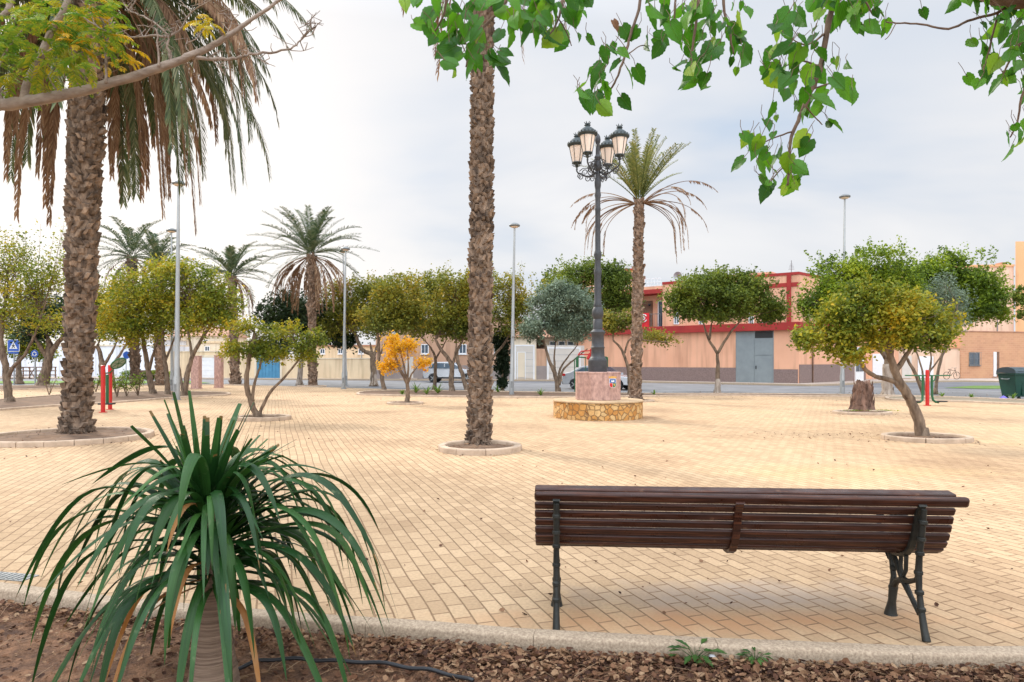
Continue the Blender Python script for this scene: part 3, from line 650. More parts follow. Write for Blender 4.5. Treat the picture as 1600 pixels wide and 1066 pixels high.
# ------------------------------------------------------------------ palms
palm('palm_tree', 'huge shaggy palm with a thick rough trunk and hanging brown skirt at the left edge', (119,679), (143,-52), .215, .315, 11, 120, 92, 5.4, .5, n=84, w=.017, dz=.105, sw=.20, prot=.062,
     elr=(-.6,1.0), dryel=(-1.0,.25), bark='palm_bark', dlen=1.0, greendroop=2.0, gleafhang=1.15, dhang=1.6, sparse_dry=.12, drystart=.3, flare=.55, rr_r=.028, clear=True)
palm('palm_tree', 'tall palm with its trunk crossing the whole picture height in the middle of the square', (749,696), (757,-235), .20, .172, 12, 34, 16, 3.7, .42, n=44, w=.02, dz=.075, sw=.125, prot=.042,
     elr=(-.1,1.3), dryel=(-1.2,-.4), bark='palm_bark', dlen=1.0, greendroop=1.3, gleafhang=.2, sparse_dry=.2, flare=.12)
palm('palm_tree', 'slim palm with bare arching dry fronds right behind the ornate lamp', (993,626), (999,312), .195, .165, 13, 34, 30, 2.75, .27, n=44, w=.018, gm='frond_gold', dz=.15, sw=.18, prot=.045,
     elr=(.75,1.52), dryel=(-.5,.75), dlen=1.15, greendroop=.62, sparse_dry=.3, drystart=.6, ddroop=1.3, flare=.25)
palm('palm_tree', 'full green date palm with a beard of hanging dry fronds beside the twin lamp posts', (489,603), (486,398), .21, .20, 14, 44, 38, 4.2, .46, n=38, w=.028, gm='frond_far', dz=.22, sw=.3, prot=.07,
     elr=(-.15,1.52), dryel=(-1.15,-.1), dlen=.9, greendroop=.95, sparse_dry=.25, flare=.25)
palm('palm_tree', 'date palm with a broad green crown behind the small tree with the V trunk', (368,601), (362,432), .24, .22, 15, 34, 18, 3.4, .46, n=34, w=.028, gm='frond_far', dz=.22, sw=.3, prot=.07,
     elr=(-.1,1.4), dryel=(-1.1,-.3), dlen=.85, greendroop=1.2, flare=.25)
palm('palm_tree', 'distant palm with grey green fronds seen just right of the thick palm trunk', (212,600), (206,402), .28, .24, 16, 34, 14, 3.9, .44, n=34, w=.028, gm='frond_far', dz=.22, sw=.3, prot=.07,
     elr=(-.25,1.35), dryel=(-1.1,-.2), dlen=.85, greendroop=1.3, flare=.4)
palm('palm_tree', 'smaller distant palm partly hidden behind the tall grey lamp post at left', (250,602), (246,412), .22, .2, 17, 28, 8, 3.2, .42, n=30, w=.028, gm='frond_far', dz=.22, sw=.3, prot=.07,
     elr=(0,1.4), dlen=.8, greendroop=1.2)
tree_ring('wide ring of pinkish kerb blocks round the thick palm at left', gp(108,685), 1.5, 1.4)
tree_ring('pale round kerb ring at the foot of the tall middle palm', gp(750,703), .68)
tree_ring('low kerb ring round the slim palm behind the ornate lamp', gp(996,627), .62, h=.06)
tree_ring('thin kerb ring at the foot of the bearded date palm', gp(487,604), .85, h=.06)
tree_ring('kerb ring at the foot of the date palm behind the V-trunk tree', gp(368,601.5), .8, h=.05)
tree_ring('raised ring of square pinkish blocks under the small V-trunk tree', gp(411,655.5), .68, .6, stones=.4, h=.10)
tree_ring('shallow kerb ring under the little golden tree', gp(633,631), .62, h=.07)
tree_ring('long pale kerb ring round the leaning tree at right', gp(1447,687), .78, .62, stones=.8, h=.09)
tree_ring('mossy kerb ring round the dead palm stump', gp(1347,646.5), .78, .6, stones=.8, h=.08)

# ------------------------------------------------------------------ trees on the square
tree('small_tree', 'small tree with a V shaped trunk and yellow green crown in a block ring', 'tree', (404,655),
     [[(404,655),(394,632),(386,605),(387,575),(393,545),(398,520)], [(404,650),(421,615),(446,588),(468,560),(482,535)], [(394,628),(398,598),(407,570),(410,545)]],
     [(395,535,46,30),(365,552,24,18),(425,555,26,16),(470,545,36,28),(448,520,26,18),(492,530,20,18),(385,515,26,14)], 'lv_turn', 21, ncl=300, nlf=20, cr=.11, size=.075, asp=.5, r0=.10, bark='bark', twigs=.6)
tree('small_tree', 'little golden yellow tree with bare twigs in a round kerb', 'tree', (636,631),
     [[(636,631),(637,612),(635,597),(624,575),(615,550)], [(636,602),(632,575),(624,545)], [(637,600),(643,585),(655,570)], [(636,600),(638,570),(636,545)]],
     [(625,546,27,16),(610,572,15,14),(659,568,15,11),(612,530,12,9),(640,540,18,10)], 'lv_yellow', 22, ncl=110, nlf=20, cr=.13, size=.09, asp=.5, r0=.10, twigs=.9)
tree('leaning_tree', 'leaning tree with a crooked bare trunk and green gold crown at right', 'tree', (1442,685),
     [[(1442,685),(1433,650),(1418,618),(1403,590),(1393,562),(1386,530),(1380,480)], [(1420,622),(1398,597),(1368,588),(1350,575),(1338,550),(1322,520),(1312,490)], [(1400,580),(1420,550),(1436,520)], [(1388,540),(1400,500),(1410,470)]],
     [(1300,520,44,32),(1335,488,48,34),(1395,482,50,36),(1448,492,44,32),(1266,532,26,16),(1385,528,56,28),(1440,530,46,24),(1320,552,34,16),(1362,458,36,20),(1470,515,26,22)], 'lv_turn', 23, ncl=560, nlf=22, cr=.125, size=.085, asp=.5, r0=.125, bark='bark', twigs=.45)
tree('round_tree', 'large round bright green tree with whitewashed trunk behind the leaning tree', 'tree', (1387,617),
     [[(1387,617),(1387,585),(1384,548)], [(1385,560),(1360,520),(1345,480)], [(1385,560),(1400,520),(1395,470)]],
     [(1322,436,62,46),(1375,424,56,40),(1290,465,42,50),(1345,480,58,44),(1408,445,36,36)], 'lv_green', 24, ncl=620, nlf=30, cr=.24, size=.13, asp=.55, r0=.27, lime=1.5, bark='bark')
tree('round_tree', 'broad bright green tree rising at right between the grey olive and the orange block', 'tree', (1462,613),
     [[(1462,613),(1466,580),(1476,540),(1490,500)], [(1470,560),(1500,510),(1525,470)]],
     [(1500,432,58,40),(1535,465,40,36),(1468,425,40,30),(1500,478,54,28),(1440,450,34,40),(1555,490,18,14)], 'lv_green', 25, ncl=620, nlf=30, cr=.26, size=.14, asp=.55, r0=.10)
tree('olive_tree', 'thin grey olive tree with several stems behind the green exercise machine', 'tree', (1444,618),
     [[(1444,618),(1432,588),(1418,562),(1410,545)], [(1444,615),(1441,580),(1433,552),(1430,535)], [(1446,615),(1451,585),(1468,560),(1483,530)], [(1451,588),(1455,560),(1450,535)]],
     [(1478,452,30,28),(1492,490,22,34),(1445,505,44,26),(1475,520,24,20)], 'lv_olive', 26, ncl=240, nlf=26, cr=.24, size=.13, asp=.28, r0=.11)
tree('street_tree', 'wide mushroom shaped green tree in front of the pink building', 'tree', (1121,614),
     [[(1121,614),(1122,585),(1121,548)], [(1121,552),(1106,528),(1098,500)], [(1121,552),(1140,522),(1160,498)], [(1108,530),(1112,505)]],
     [(1085,465,46,34),(1150,472,50,36),(1125,442,40,22),(1198,475,33,30),(1062,480,24,20),(1170,445,36,20),(1120,492,60,14),(1205,492,22,14)], 'lv_mid', 27, ncl=640, nlf=32, cr=.22, size=.13, asp=.55, r0=.17, lime=.9)
tree('olive_tree', 'silvery blue green olive tree with branching stems left of the ornate lamp', 'tree', (872,612),
     [[(872,612),(868,588),(858,562),(852,540)], [(872,610),(874,580),(886,560),(902,540)], [(874,602),(880,578),(900,560),(918,545)], [(868,588),(866,560),(868,535)]],
     [(855,480,32,32),(895,482,36,32),(840,515,26,24),(905,510,26,24),(875,465,30,22),(870,510,30,24)], 'lv_olive', 28, ncl=700, nlf=36, cr=.20, size=.15, asp=.30, r0=.15)
tree('street_tree', 'tall dark olive green tree standing behind the ornate lamp', 'tree', (930,605),
     [[(930,605),(930,560),(925,500),(915,460)], [(928,540),(950,480),(960,450)]],
     [(900,440,46,32),(955,445,38,32),(875,450,30,24),(938,425,36,20),(975,470,22,24),(940,475,50,24)], 'lv_mid', 29, ncl=560, nlf=28, cr=.32, size=.16, asp=.5, r0=.22)
tree('cypress', 'narrow black green cypress right of the tall middle palm', 'cypress', (785,608),
     [[(785,608),(785,585),(785,540)]],
     [(785,575,11,28,0),(785,550,13.5,32,0),(785,532,13,26,0),(786,598,6,10,0)], 'lv_cypress', 30, ncl=420, nlf=40, cr=.10, size=.12, asp=.4, r0=.10, up=.0, depthk=1)
tree('low_tree', 'low flat spreading tree peeping out behind the slim palm trunk', 'tree', (984,617),
     [[(984,617),(982,580),(972,548),(958,532)], [(976,552),(985,530),(1010,532),(1045,535)]],
     [(962,510,22,17,0),(985,500,20,14),(950,500,14,11),(1022,525,26,8),(1040,533,14,4)], 'lv_olivegold', 31, ncl=150, nlf=20, cr=.18, size=.12, asp=.5, r0=.11)
tree('street_tree', 'green gold tree with sparse tip between the middle palm and the cypress', 'tree', (764,609),
     [[(764,609),(764,580),(769,560),(787,538),(800,515)], [(766,570),(758,545)]],
     [(788,478,38,40),(765,486,30,36),(818,488,30,36),(792,448,30,20),(800,515,30,16)], 'lv_olivegold', 32, ncl=300, nlf=22, cr=.26, size=.13, asp=.5, r0=.12, sparse=[(795,432,32,26),(835,445,22,20)], spn=60)
rowg = 'autumn trees along the street behind the square'
tree('street_tree', 'autumn tree with whitewashed trunk standing before the end of the cream wall', 'tree', (584,601),
     [[(584,601),(583,570),(581,555),(565,545),(557,525)], [(583,560),(590,540),(596,520)], [(583,560),(578,535)]],
     [(550,488,48,38),(592,474,44,38),(522,508,28,26),(575,510,42,20),(535,470,34,28)], 'lv_olivegold', 33, ncl=420, nlf=24, cr=.34, size=.17, asp=.5, r0=.26, lime=1.3, group=rowg, sparse=[(540,455,26,34),(585,450,34,30)], spn=110)
tree('street_tree', 'autumn tree with a thin leaning trunk just left of the golden tree', 'tree', (600,611),
     [[(600,611),(597,590),(592,570),(592,545),(590,520)], [(592,560),(600,540),(608,525)]],
     [(618,488,44,36),(596,500,34,26),(636,503,32,26),(620,458,38,26)], 'lv_olivegold', 34, ncl=320, nlf=24, cr=.28, size=.15, asp=.5, r0=.135, group=rowg, sparse=[(625,440,34,26)], spn=90)
tree('street_tree', 'autumn tree whose dark trunk stands in front of the silver car', 'tree', (679,607),
     [[(679,607),(680,580),(680,558),(672,542)], [(680,562),(690,545),(698,530)]],
     [(658,478,44,38),(694,472,40,38),(640,506,34,24),(688,512,42,20),(670,448,34,20)], 'lv_olivegold', 35, ncl=350, nlf=24, cr=.3, size=.15, asp=.5, r0=.135, group=rowg, sparse=[(670,435,46,30)], spn=110)
tree('street_tree', 'autumn tree with forked pale trunk left of the tall middle palm', 'tree', (706,612),
     [[(706,612),(705,590),(706,572),(697,556),(688,545),(680,530)], [(706,574),(711,555),(713,535)]],
     [(702,486,40,36),(728,474,34,40),(700,512,42,18),(716,450,36,24)], 'lv_olivegold', 36, ncl=320, nlf=24, cr=.28, size=.15, asp=.5, r0=.17, group=rowg, sparse=[(712,440,34,24)], spn=80)
tree('street_tree', 'autumn tree with a dark curved trunk half hidden by the tall middle palm', 'tree', (730,612),
     [[(730,612),(724,590),(717,570),(714,550),(722,535)]],
     [(738,500,30,26),(742,470,26,26),(725,520,22,12)], 'lv_olivegold', 37, ncl=220, nlf=22, cr=.28, size=.15, asp=.5, r0=.15, group=rowg)
tree('dark_tree', 'dense very dark evergreen with whitewashed trunk beside the blue gate', 'tree', (468,600),
     [[(468,600),(470,570),(473,540)], [(472,550),(450,520)], [(472,550),(500,525)]],
     [(450,490,44,38),(492,498,44,40),(520,525,30,20),(422,495,24,26),(440,540,20,14),(540,535,14,10)], 'lv_dark', 38, ncl=480, nlf=30, cr=.38, size=.2, asp=.5, r0=.22, lime=2.0)
lg = 'yellowing trees in the left planting bed'
tree('bed_tree', 'yellowing tree with grey forked trunk at the far left edge', 'tree', (15,629),
     [[(15,629),(12,605),(9,580),(6,555),(2,530),(4,490)], [(11,590),(22,572),(38,556),(52,528),(64,500)], [(8,572),(-4,545),(-14,515)]],
     [(12,430,52,50),(52,462,46,48),(-30,450,46,56),(84,440,32,42),(20,492,54,34),(82,500,34,30)], 'lv_turn', 39, ncl=300, nlf=20, cr=.26, size=.10, asp=.5, r0=.17, group=lg, sparse=[(45,390,60,46),(0,370,30,30)], spn=170, twigs=.95)
tree('bed_tree', 'thick trunked dark tree by the road behind the far left sign posts', 'tree', (66,603),
     [[(66,603),(72,580),(77,555),(76,530)], [(77,555),(95,530),(110,515)], [(75,560),(55,530)]],
     [(80,505,46,28),(45,515,34,20),(115,495,34,30),(60,480,40,22)], 'lv_dark', 40, ncl=260, nlf=26, cr=.4, size=.2, asp=.5, r0=.42, twigs=.6)
tree('bed_tree', 'bright yellow green tree low behind the blue pedestrian sign', 'tree', (30,598),
     [[(30,598),(29,580),(30,560),(40,540)]],
     [(55,548,22,13),(30,545,18,12),(45,530,22,10)], 'lv_turn', 41, ncl=130, nlf=22, cr=.4, size=.2, asp=.5, r0=.26)
tree('bed_tree', 'yellowing tree with forked pale trunk right of the red exercise posts', 'tree', (239,616),
     [[(239,616),(235,595),(230,572),(226,545),(222,515),(218,490)], [(232,580),(240,552),(248,525)]],
     [(208,472,46,44),(182,500,36,36),(242,464,38,46),(215,518,44,24)], 'lv_turn', 42, ncl=300, nlf=20, cr=.30, size=.14, asp=.5, r0=.17, group=lg, sparse=[(225,425,34,24)], spn=70)
tree('bed_tree', 'yellowing tree with slim dark trunk left of the tall grey lamp post', 'tree', (262,617),
     [[(262,617),(261,590),(257,560),(254,530),(257,495)], [(258,565),(266,545),(275,520)]],
     [(262,470,40,46),(250,512,32,28),(285,492,34,36),(262,428,34,24)], 'lv_turn', 43, ncl=230, nlf=20, cr=.30, size=.14, asp=.5, r0=.14, group=lg, sparse=[(260,415,26,20)], spn=50)
tree('bed_tree', 'yellowing tree with a wide V trunk between the lamp post and the marble pillars', 'tree', (287,619),
     [[(289,619),(292,590),(299,562),(312,535),(330,505)], [(287,617),(281,580),(277,550),(284,520)], [(300,560),(296,530),(290,500)]],
     [(318,458,44,42),(348,484,32,36),(290,438,40,34),(325,508,42,24),(300,488,40,30)], 'lv_turn', 44, ncl=300, nlf=20, cr=.29, size=.14, asp=.5, r0=.15, group=lg, sparse=[(310,425,34,18)], spn=70, twigs=.8)
tree('bed_tree', 'yellow green tree with dark twisted stems behind the red exercise posts', 'tree', (163,603),
     [[(163,603),(160,580),(158,560),(152,540)], [(160,575),(172,555),(182,535)], [(178,603),(176,575),(190,550),(198,535)]],
     [(168,510,40,32),(198,502,36,34),(158,478,26,32),(180,470,40,34)], 'lv_turn', 45, ncl=330, nlf=22, cr=.32, size=.15, asp=.5, r0=.26)
tree('street_tree', 'tree at the right edge with only a leafy branch tip showing before the orange block', 'tree', (1690,618),
     [[(1690,618),(1690,570),(1680,520),(1650,490)]],
     [(1680,450,62,40),(1625,472,30,22),(1600,455,10,7),(1600,492,9,6),(1595,466,10,5)], 'lv_mid', 46, ncl=260, nlf=26, cr=.2, size=.13, asp=.5, r0=.2)

# dead stump
def stump():
    g = gp(1347,643.5); D = g.y; root = thing('palm_stump', 'short rotten brown palm stump standing in a mossy ring', 'tree stump', g)
    mb = MB(); rr = random.Random(5); K = 44; rows = 22; H = .96; vs = []
    for j in range(rows+1):
        t = j/rows; base = .325 - .12*t**.8 + (.07*(1-t)**3)
        for k in range(K):
            th = 2*PI*k/K; r = base*(1+.16*noise.noise(Vector((math.cos(th)*1.8,math.sin(th)*1.8,t*1.2)))+.10*noise.noise(Vector((math.cos(th)*6,math.sin(th)*6,t*2.5+5))))
            r *= 1+.10*(math.sin(th*9+3*t)>.3)
            z = H*t*(1+.06*math.sin(th*2+1)*t+.07*noise.noise(Vector((math.cos(th)*3,math.sin(th)*3,9)))*t)
            if t > .9: r *= .90
            vs.append((r*math.cos(th)+.05*t, r*math.sin(th), z-.02))
    vs.append((.05,0,H*.93)); n = len(vs)-1
    fs = [(j*K+k,j*K+(k+1)%K,(j+1)*K+(k+1)%K,(j+1)*K+k) for j in range(rows) for k in range(K)] + [(rows*K+k,rows*K+(k+1)%K,n) for k in range(K)]
    mb.add(vs,fs); mb.build('stump', M['stump'], root)
    fb = MB()
    for i in range(90):
        th = rr.uniform(0,2*PI); z = rr.uniform(.15,.9); r = .335-.12*z; p = Vector((r*math.cos(th)+.04*z, r*math.sin(th), z)); o = Vector((math.cos(th),math.sin(th),0))
        fb.tube([p-Vector((0,0,.12)), p+o*.035, p+o*rr.uniform(.02,.05)+Vector((0,0,.1))], [.018,.014,.004], 4)
    fb.build('fibres', M['stump'], root)
    mo = MB(); r = nprng(3); P = r.normal(size=(420,3))*np.array([.22,.10,.012]); P[:,0] += np.where(r.random(420)<.6,.42,-.35); P[:,1] += -.32; P[:,2] = .06+np.abs(P[:,2])
    mo.quads(leaf_quads(P, .045, .4, r)); o = mo.build('moss_tuft', M['lv_green'], None, loc=(g.x,g.y,0)); tag(o, 'little green weeds growing in the ring around the stump', 'weeds', kind='stuff')
stump()

# small plants in the beds
def blade_plant(name, label, px, py, h, n, seed, mat='lv_under', group=None, w=.035):
    g = gp(px,py,.03); rr = random.Random(seed); mb = MB()
    for i in range(n):
        az = rr.uniform(0,2*PI); el = rr.uniform(.5,1.45); L = h*rr.uniform(.7,1.15); p = Vector((0,0,0)); e = el; pts = []
        for k in range(5):
            pts.append(p.copy()); d = Vector((math.cos(az)*math.cos(e), math.sin(az)*math.cos(e), math.sin(e))); p = p+d*L/4; e -= .22
        s = Vector((-math.sin(az), math.cos(az), 0)); ws = [.6,1,.9,.6,.05]
        vs = [q+s*w*ws[k]*sg for k,q in enumerate(pts) for sg in (-1,1)]
        mb.add(vs, [(2*k,2*k+1,2*k+3,2*k+2) for k in range(4)])
    o = mb.build(name, M[mat], None, loc=g); tag(o, label, 'plant', group)
for i,(px,py,h,n,lb) in enumerate([(650,614,.6,22,'spiky green plant left of the three in the roadside bed'),(667,616,.55,18,'yellowish spiky plant in the roadside bed between two larger ones'),(684,615,.62,30,'darkest spiky green plant in the roadside bed under the autumn tree'),
     (845,618,.4,16,'small spiky plant in the roadside bed below the olive tree'),(1022,617,.3,12,'tiny spiky plant in the strip by the slim palm'),(1472,621,.3,12,'small weed tuft on the roadside kerb right of the green exercise machine'),(1518,622,.25,10,'small weed tuft on the roadside kerb left of the green bin'),(1583,623,.3,10,'small weed by the kerb in front of the green bin'),(778,613,.45,14,'little yellow green plant at the foot of the cypress'),(629,617,.35,12,'low weed in the bed behind the golden tree')]):
    blade_plant('spiky_plant', lb, px, py, h, n, 60+i, w=.03)
for i,(px,py,h,lb) in enumerate([(183,620,.95,'thin leafy sapling just right of the red exercise posts'),(198,619,.9,'leafy sapling leaning right in front of the distant palm'),(216,618,.95,'bushy young sapling left of the forked tree in the bed'),(150,612,.9,'leafy young shrub between the thick palm and the red posts'),(77,617,1.2,'bare forked sapling left of the thick palm trunk')]):
    g = gp(px,py,.03); r = nprng(80+i); rr = random.Random(80+i); root = thing('sapling', lb, 'sapling', g)
    tb = MB(); P = []
    for k in range(7):
        e = Vector((rr.uniform(-.4,.4), rr.uniform(-.3,.3), h*rr.uniform(.6,1))); tb.tube([Vector((0,0,-.03)), e*.5+Vector((0,0,.05)), e], [.02,.012,.005], 5)
        for j in range(30 if 'bare' not in lb else 5): P.append(e*rr.uniform(.5,1.05)+Vector([rr.gauss(0,.09) for _ in range(3)]))
    tb.build('stems', M['bark'], root); mb = MB(); mb.quads(leaf_quads(np.array([list(p) for p in P]), .11, .5, r)); mb.build('leaves', M['lv_green'], root)
# low hedge beyond the bed
r = nprng(5); mb = MB(); c = gp(232,592); P = np.stack([r.uniform(-2.4,2.4,5200), r.uniform(-.5,.5,5200), r.uniform(0,.75,5200)**.8],1); P[:,2] *= 1+.12*np.sin(P[:,0]*3)
mb.quads(leaf_quads(P, .13, .5, r)); o = mb.build('hedge', M['lv_green'], None, loc=(c.x,c.y,-.1)); tag(o, 'low bright green clipped hedge before the cream wall at left', 'hedge')
# weeds by the front kerb
for i,(px,py,lb,sz) in enumerate([(1074,1008,'dark green weed sprouting against the front kerb below the bench',.1),(1164,1013,'smaller green weed tuft beside the crumpled white paper',.06)]):
    g = gp(px,py,-.02); g.y = KY(g.x)-.105; g.z = -.01; r = nprng(90+i); rr = random.Random(90+i); root = thing('weed', lb, 'weed', g); mb = MB()
    for k in range(26):
        az = rr.uniform(0,2*PI); e = Vector((math.cos(az)*sz*rr.uniform(.2,1), math.sin(az)*sz*.6*rr.uniform(.2,1), sz*rr.uniform(.05,.5))); d = (e+Vector((0,0,-.02))).normalized(); s = d.cross(Vector((0,0,1))).normalized(); L = sz*.8
        mb.add([e, e+d*L*.5+s*L*.22, e+d*L+Vector((0,0,-L*.2)), e+d*L*.5-s*L*.22], [(0,1,2,3)]); mb.tube([(0,0,-.02), e], [.002,.001], 3)
    mb.build('leaves', M['lv_weed'], root)
rr = random.Random(3); mb = MB(); g = gp(1113,1030,-.03)
mb.v = [(.022*rr.uniform(.6,1.1)*math.cos(t*1.05)*math.cos(e), .022*rr.uniform(.6,1.1)*math.sin(t*1.05)*math.cos(e), .012+.014*math.sin(e)) for e in (-1,-.3,.4,1.1) for t in range(6)]; mb.n = 24
mb.f = [(a*6+b,a*6+(b+1)%6,(a+1)*6+(b+1)%6,(a+1)*6+b) for a in range(3) for b in range(6)]+[tuple(range(18,24))]
tag(mb.build('paper_scrap', M['white'], None, loc=g), 'crumpled scrap of white paper lying among the dead leaves', 'litter')

# leaf litter and twigs on the soil, leaves blown over the paving
def litter():
    r = nprng(12); rr = random.Random(12); mb = MB()
    def leaf(x, y, z, s):
        az = rr.uniform(0,2*PI); t = Vector((math.cos(az),math.sin(az),rr.uniform(-.5,.5))).normalized(); nn = Vector((rr.gauss(0,.45),rr.gauss(0,.45),1)).normalized(); b = nn.cross(t).normalized(); nn = t.cross(b)
        c = Vector((x,y,z)); cu = rr.uniform(-.1,.35)*s; w = s*rr.uniform(.28,.42)
        mb.add([c-t*s*.5+nn*cu*.6, c-t*s*.2+b*w+nn*cu, c+t*s*.22+b*w*.8+nn*cu, c+t*s*.55+nn*cu*.7, c+t*s*.22-b*w*.8+nn*cu, c-t*s*.2-b*w+nn*cu, c+nn*0], [(0,6,1),(1,6,2),(2,6,3),(3,6,4),(4,6,5),(5,6,0)])
    n = 0
    while n < 15000:
        x = rr.uniform(-3.4,3.9); k = KY(x)-.09; y = rr.uniform(2.75,k) if rr.random() < .55 else k-abs(rr.gauss(0,.22))
        if y < 2.7: continue
        pxx = CX + x/y*F
        dens = .30 if pxx < 560 else (.30+.70*min(1,(pxx-560)/150))
        dens *= .45+.9*max(0,noise.noise(Vector((x*2,y*3,1)))+.4) + .9*math.exp(-(k-y)/.18)
        if rr.random() > dens: continue
        leaf(x, y, -.045+rr.uniform(0,.035), rr.choice([.014,.02,.026,.034,.044])*rr.uniform(.8,1.2)); n += 1
    tag(mb.build('leaf_litter', M['litter']), 'brown dead leaves carpeting the soil below the bench', 'leaf litter', kind='stuff')
    mb = MB()
    for i in range(900):
        x = rr.uniform(-3.3,3.8); y = rr.uniform(2.8,KY(x)-.1); az = rr.uniform(0,PI); L = rr.uniform(.04,.22)
        d = Vector((math.cos(az),math.sin(az),rr.uniform(-.08,.12))); p = Vector((x,y,-.03+rr.uniform(0,.03)))
        mb.tube([p-d*L/2, p+Vector((rr.uniform(-.01,.01),rr.uniform(-.01,.01),.008)), p+d*L/2], [.0022,.0018,.001], 3)
    tag(mb.build('twig_litter', M['frond_dry']), 'pale dry twigs and straw strewn over the soil', 'twigs', kind='stuff')
    mb = MB()
    for i in range(420):
        if i < 330: px = rr.uniform(-100,1700); py = 640+rr.random()**1.5*330
        else: px = rr.gauss(1290,70); py = rr.gauss(681,5)
        g = gp(px,py); 
        if g.y < KY(g.x)+.15 if -6 < g.x < 9 else False: continue
        c = leaf(g.x, g.y, .010, rr.choice([.02,.028,.04]))
    tag(mb.build('scattered_leaves', M['litter']), 'small dry leaves scattered over the sand coloured paving', 'fallen leaves', kind='stuff')
    mb = MB()   # pebbles and crumbs of soil
    for i in range(3200):
        x = rr.uniform(-3.4,3.9); y = rr.uniform(2.75,KY(x)-.08); s = rr.uniform(.003,.012); c = Vector((x,y,-.038+rr.uniform(-.004,.014)))
        q = [c+Vector((s*rr.uniform(.6,1.2)*a, s*rr.uniform(.6,1.2)*b, 0)) for a,b in ((1,0),(0,1),(-1,0),(0,-1))]+[c+Vector((0,0,s*.8))]
        mb.add(q, [(0,1,4),(1,2,4),(2,3,4),(3,0,4)])
    tag(mb.build('soil_crumbs', M['soil']), 'crumbs of reddish soil and grit over the bed', 'gravel', kind='stuff')
def ring_litter():
    r = nprng(33); rr = random.Random(33); P = []
    for (px,py,rx) in ((108,685,1.5),(750,703,.68),(996,627,.62),(411,655.5,.68),(633,631,.62),(1447,687,.78),(1347,646.5,.78)):
        c = gp(px,py)
        for i in range(int(150*rx)):
            a = rr.uniform(0,2*PI); q = rx*(rr.random()**.5*.9 if rr.random() < .55 else abs(rr.gauss(1.12,.10)) if rr.random() < .7 else rr.uniform(1.1,1.9)); P.append((c.x+q*math.cos(a), c.y+q*math.sin(a), .06 if q < rx-.06 else .012))
    P = [p for p in P if True]
    mb = MB(); q = leaf_quads(np.array(P), .05, .6, r, up=2.5); mb.quads(q)
    for i in range(700):
        px = rr.uniform(-60,1660); py = 608+abs(rr.gauss(9,5)); g = gp(px,py); P.append((g.x,g.y,.012))
    mb.quads(leaf_quads(np.array(P[-700:]), .07, .6, r, up=2.5))
    tag(mb.build('ring_litter', M['litter']), 'dead leaves caught in the tree rings and along the far edge of the paving', 'fallen leaves', kind='stuff')
ring_litter()
litter()

# irrigation hose
def hose():
    pts = [(330,1078),(380,1048),(420,1038),(470,1037),(520,1040),(580,1042),(640,1050),(690,1058),(740,1072)]
    p = smoothline([gp(a,b,-.02).xy for a,b in pts], 5); mb = MB(); mb.tube([Vector((q.x,q.y,.004+.005*math.sin(i))) for i,q in enumerate(p)], .0105, 8)
    tag(mb.build('irrigation_hose', M['hose'], smooth=True), 'thin black irrigation hose snaking over the soil at the plant foot', 'hose')
hose()

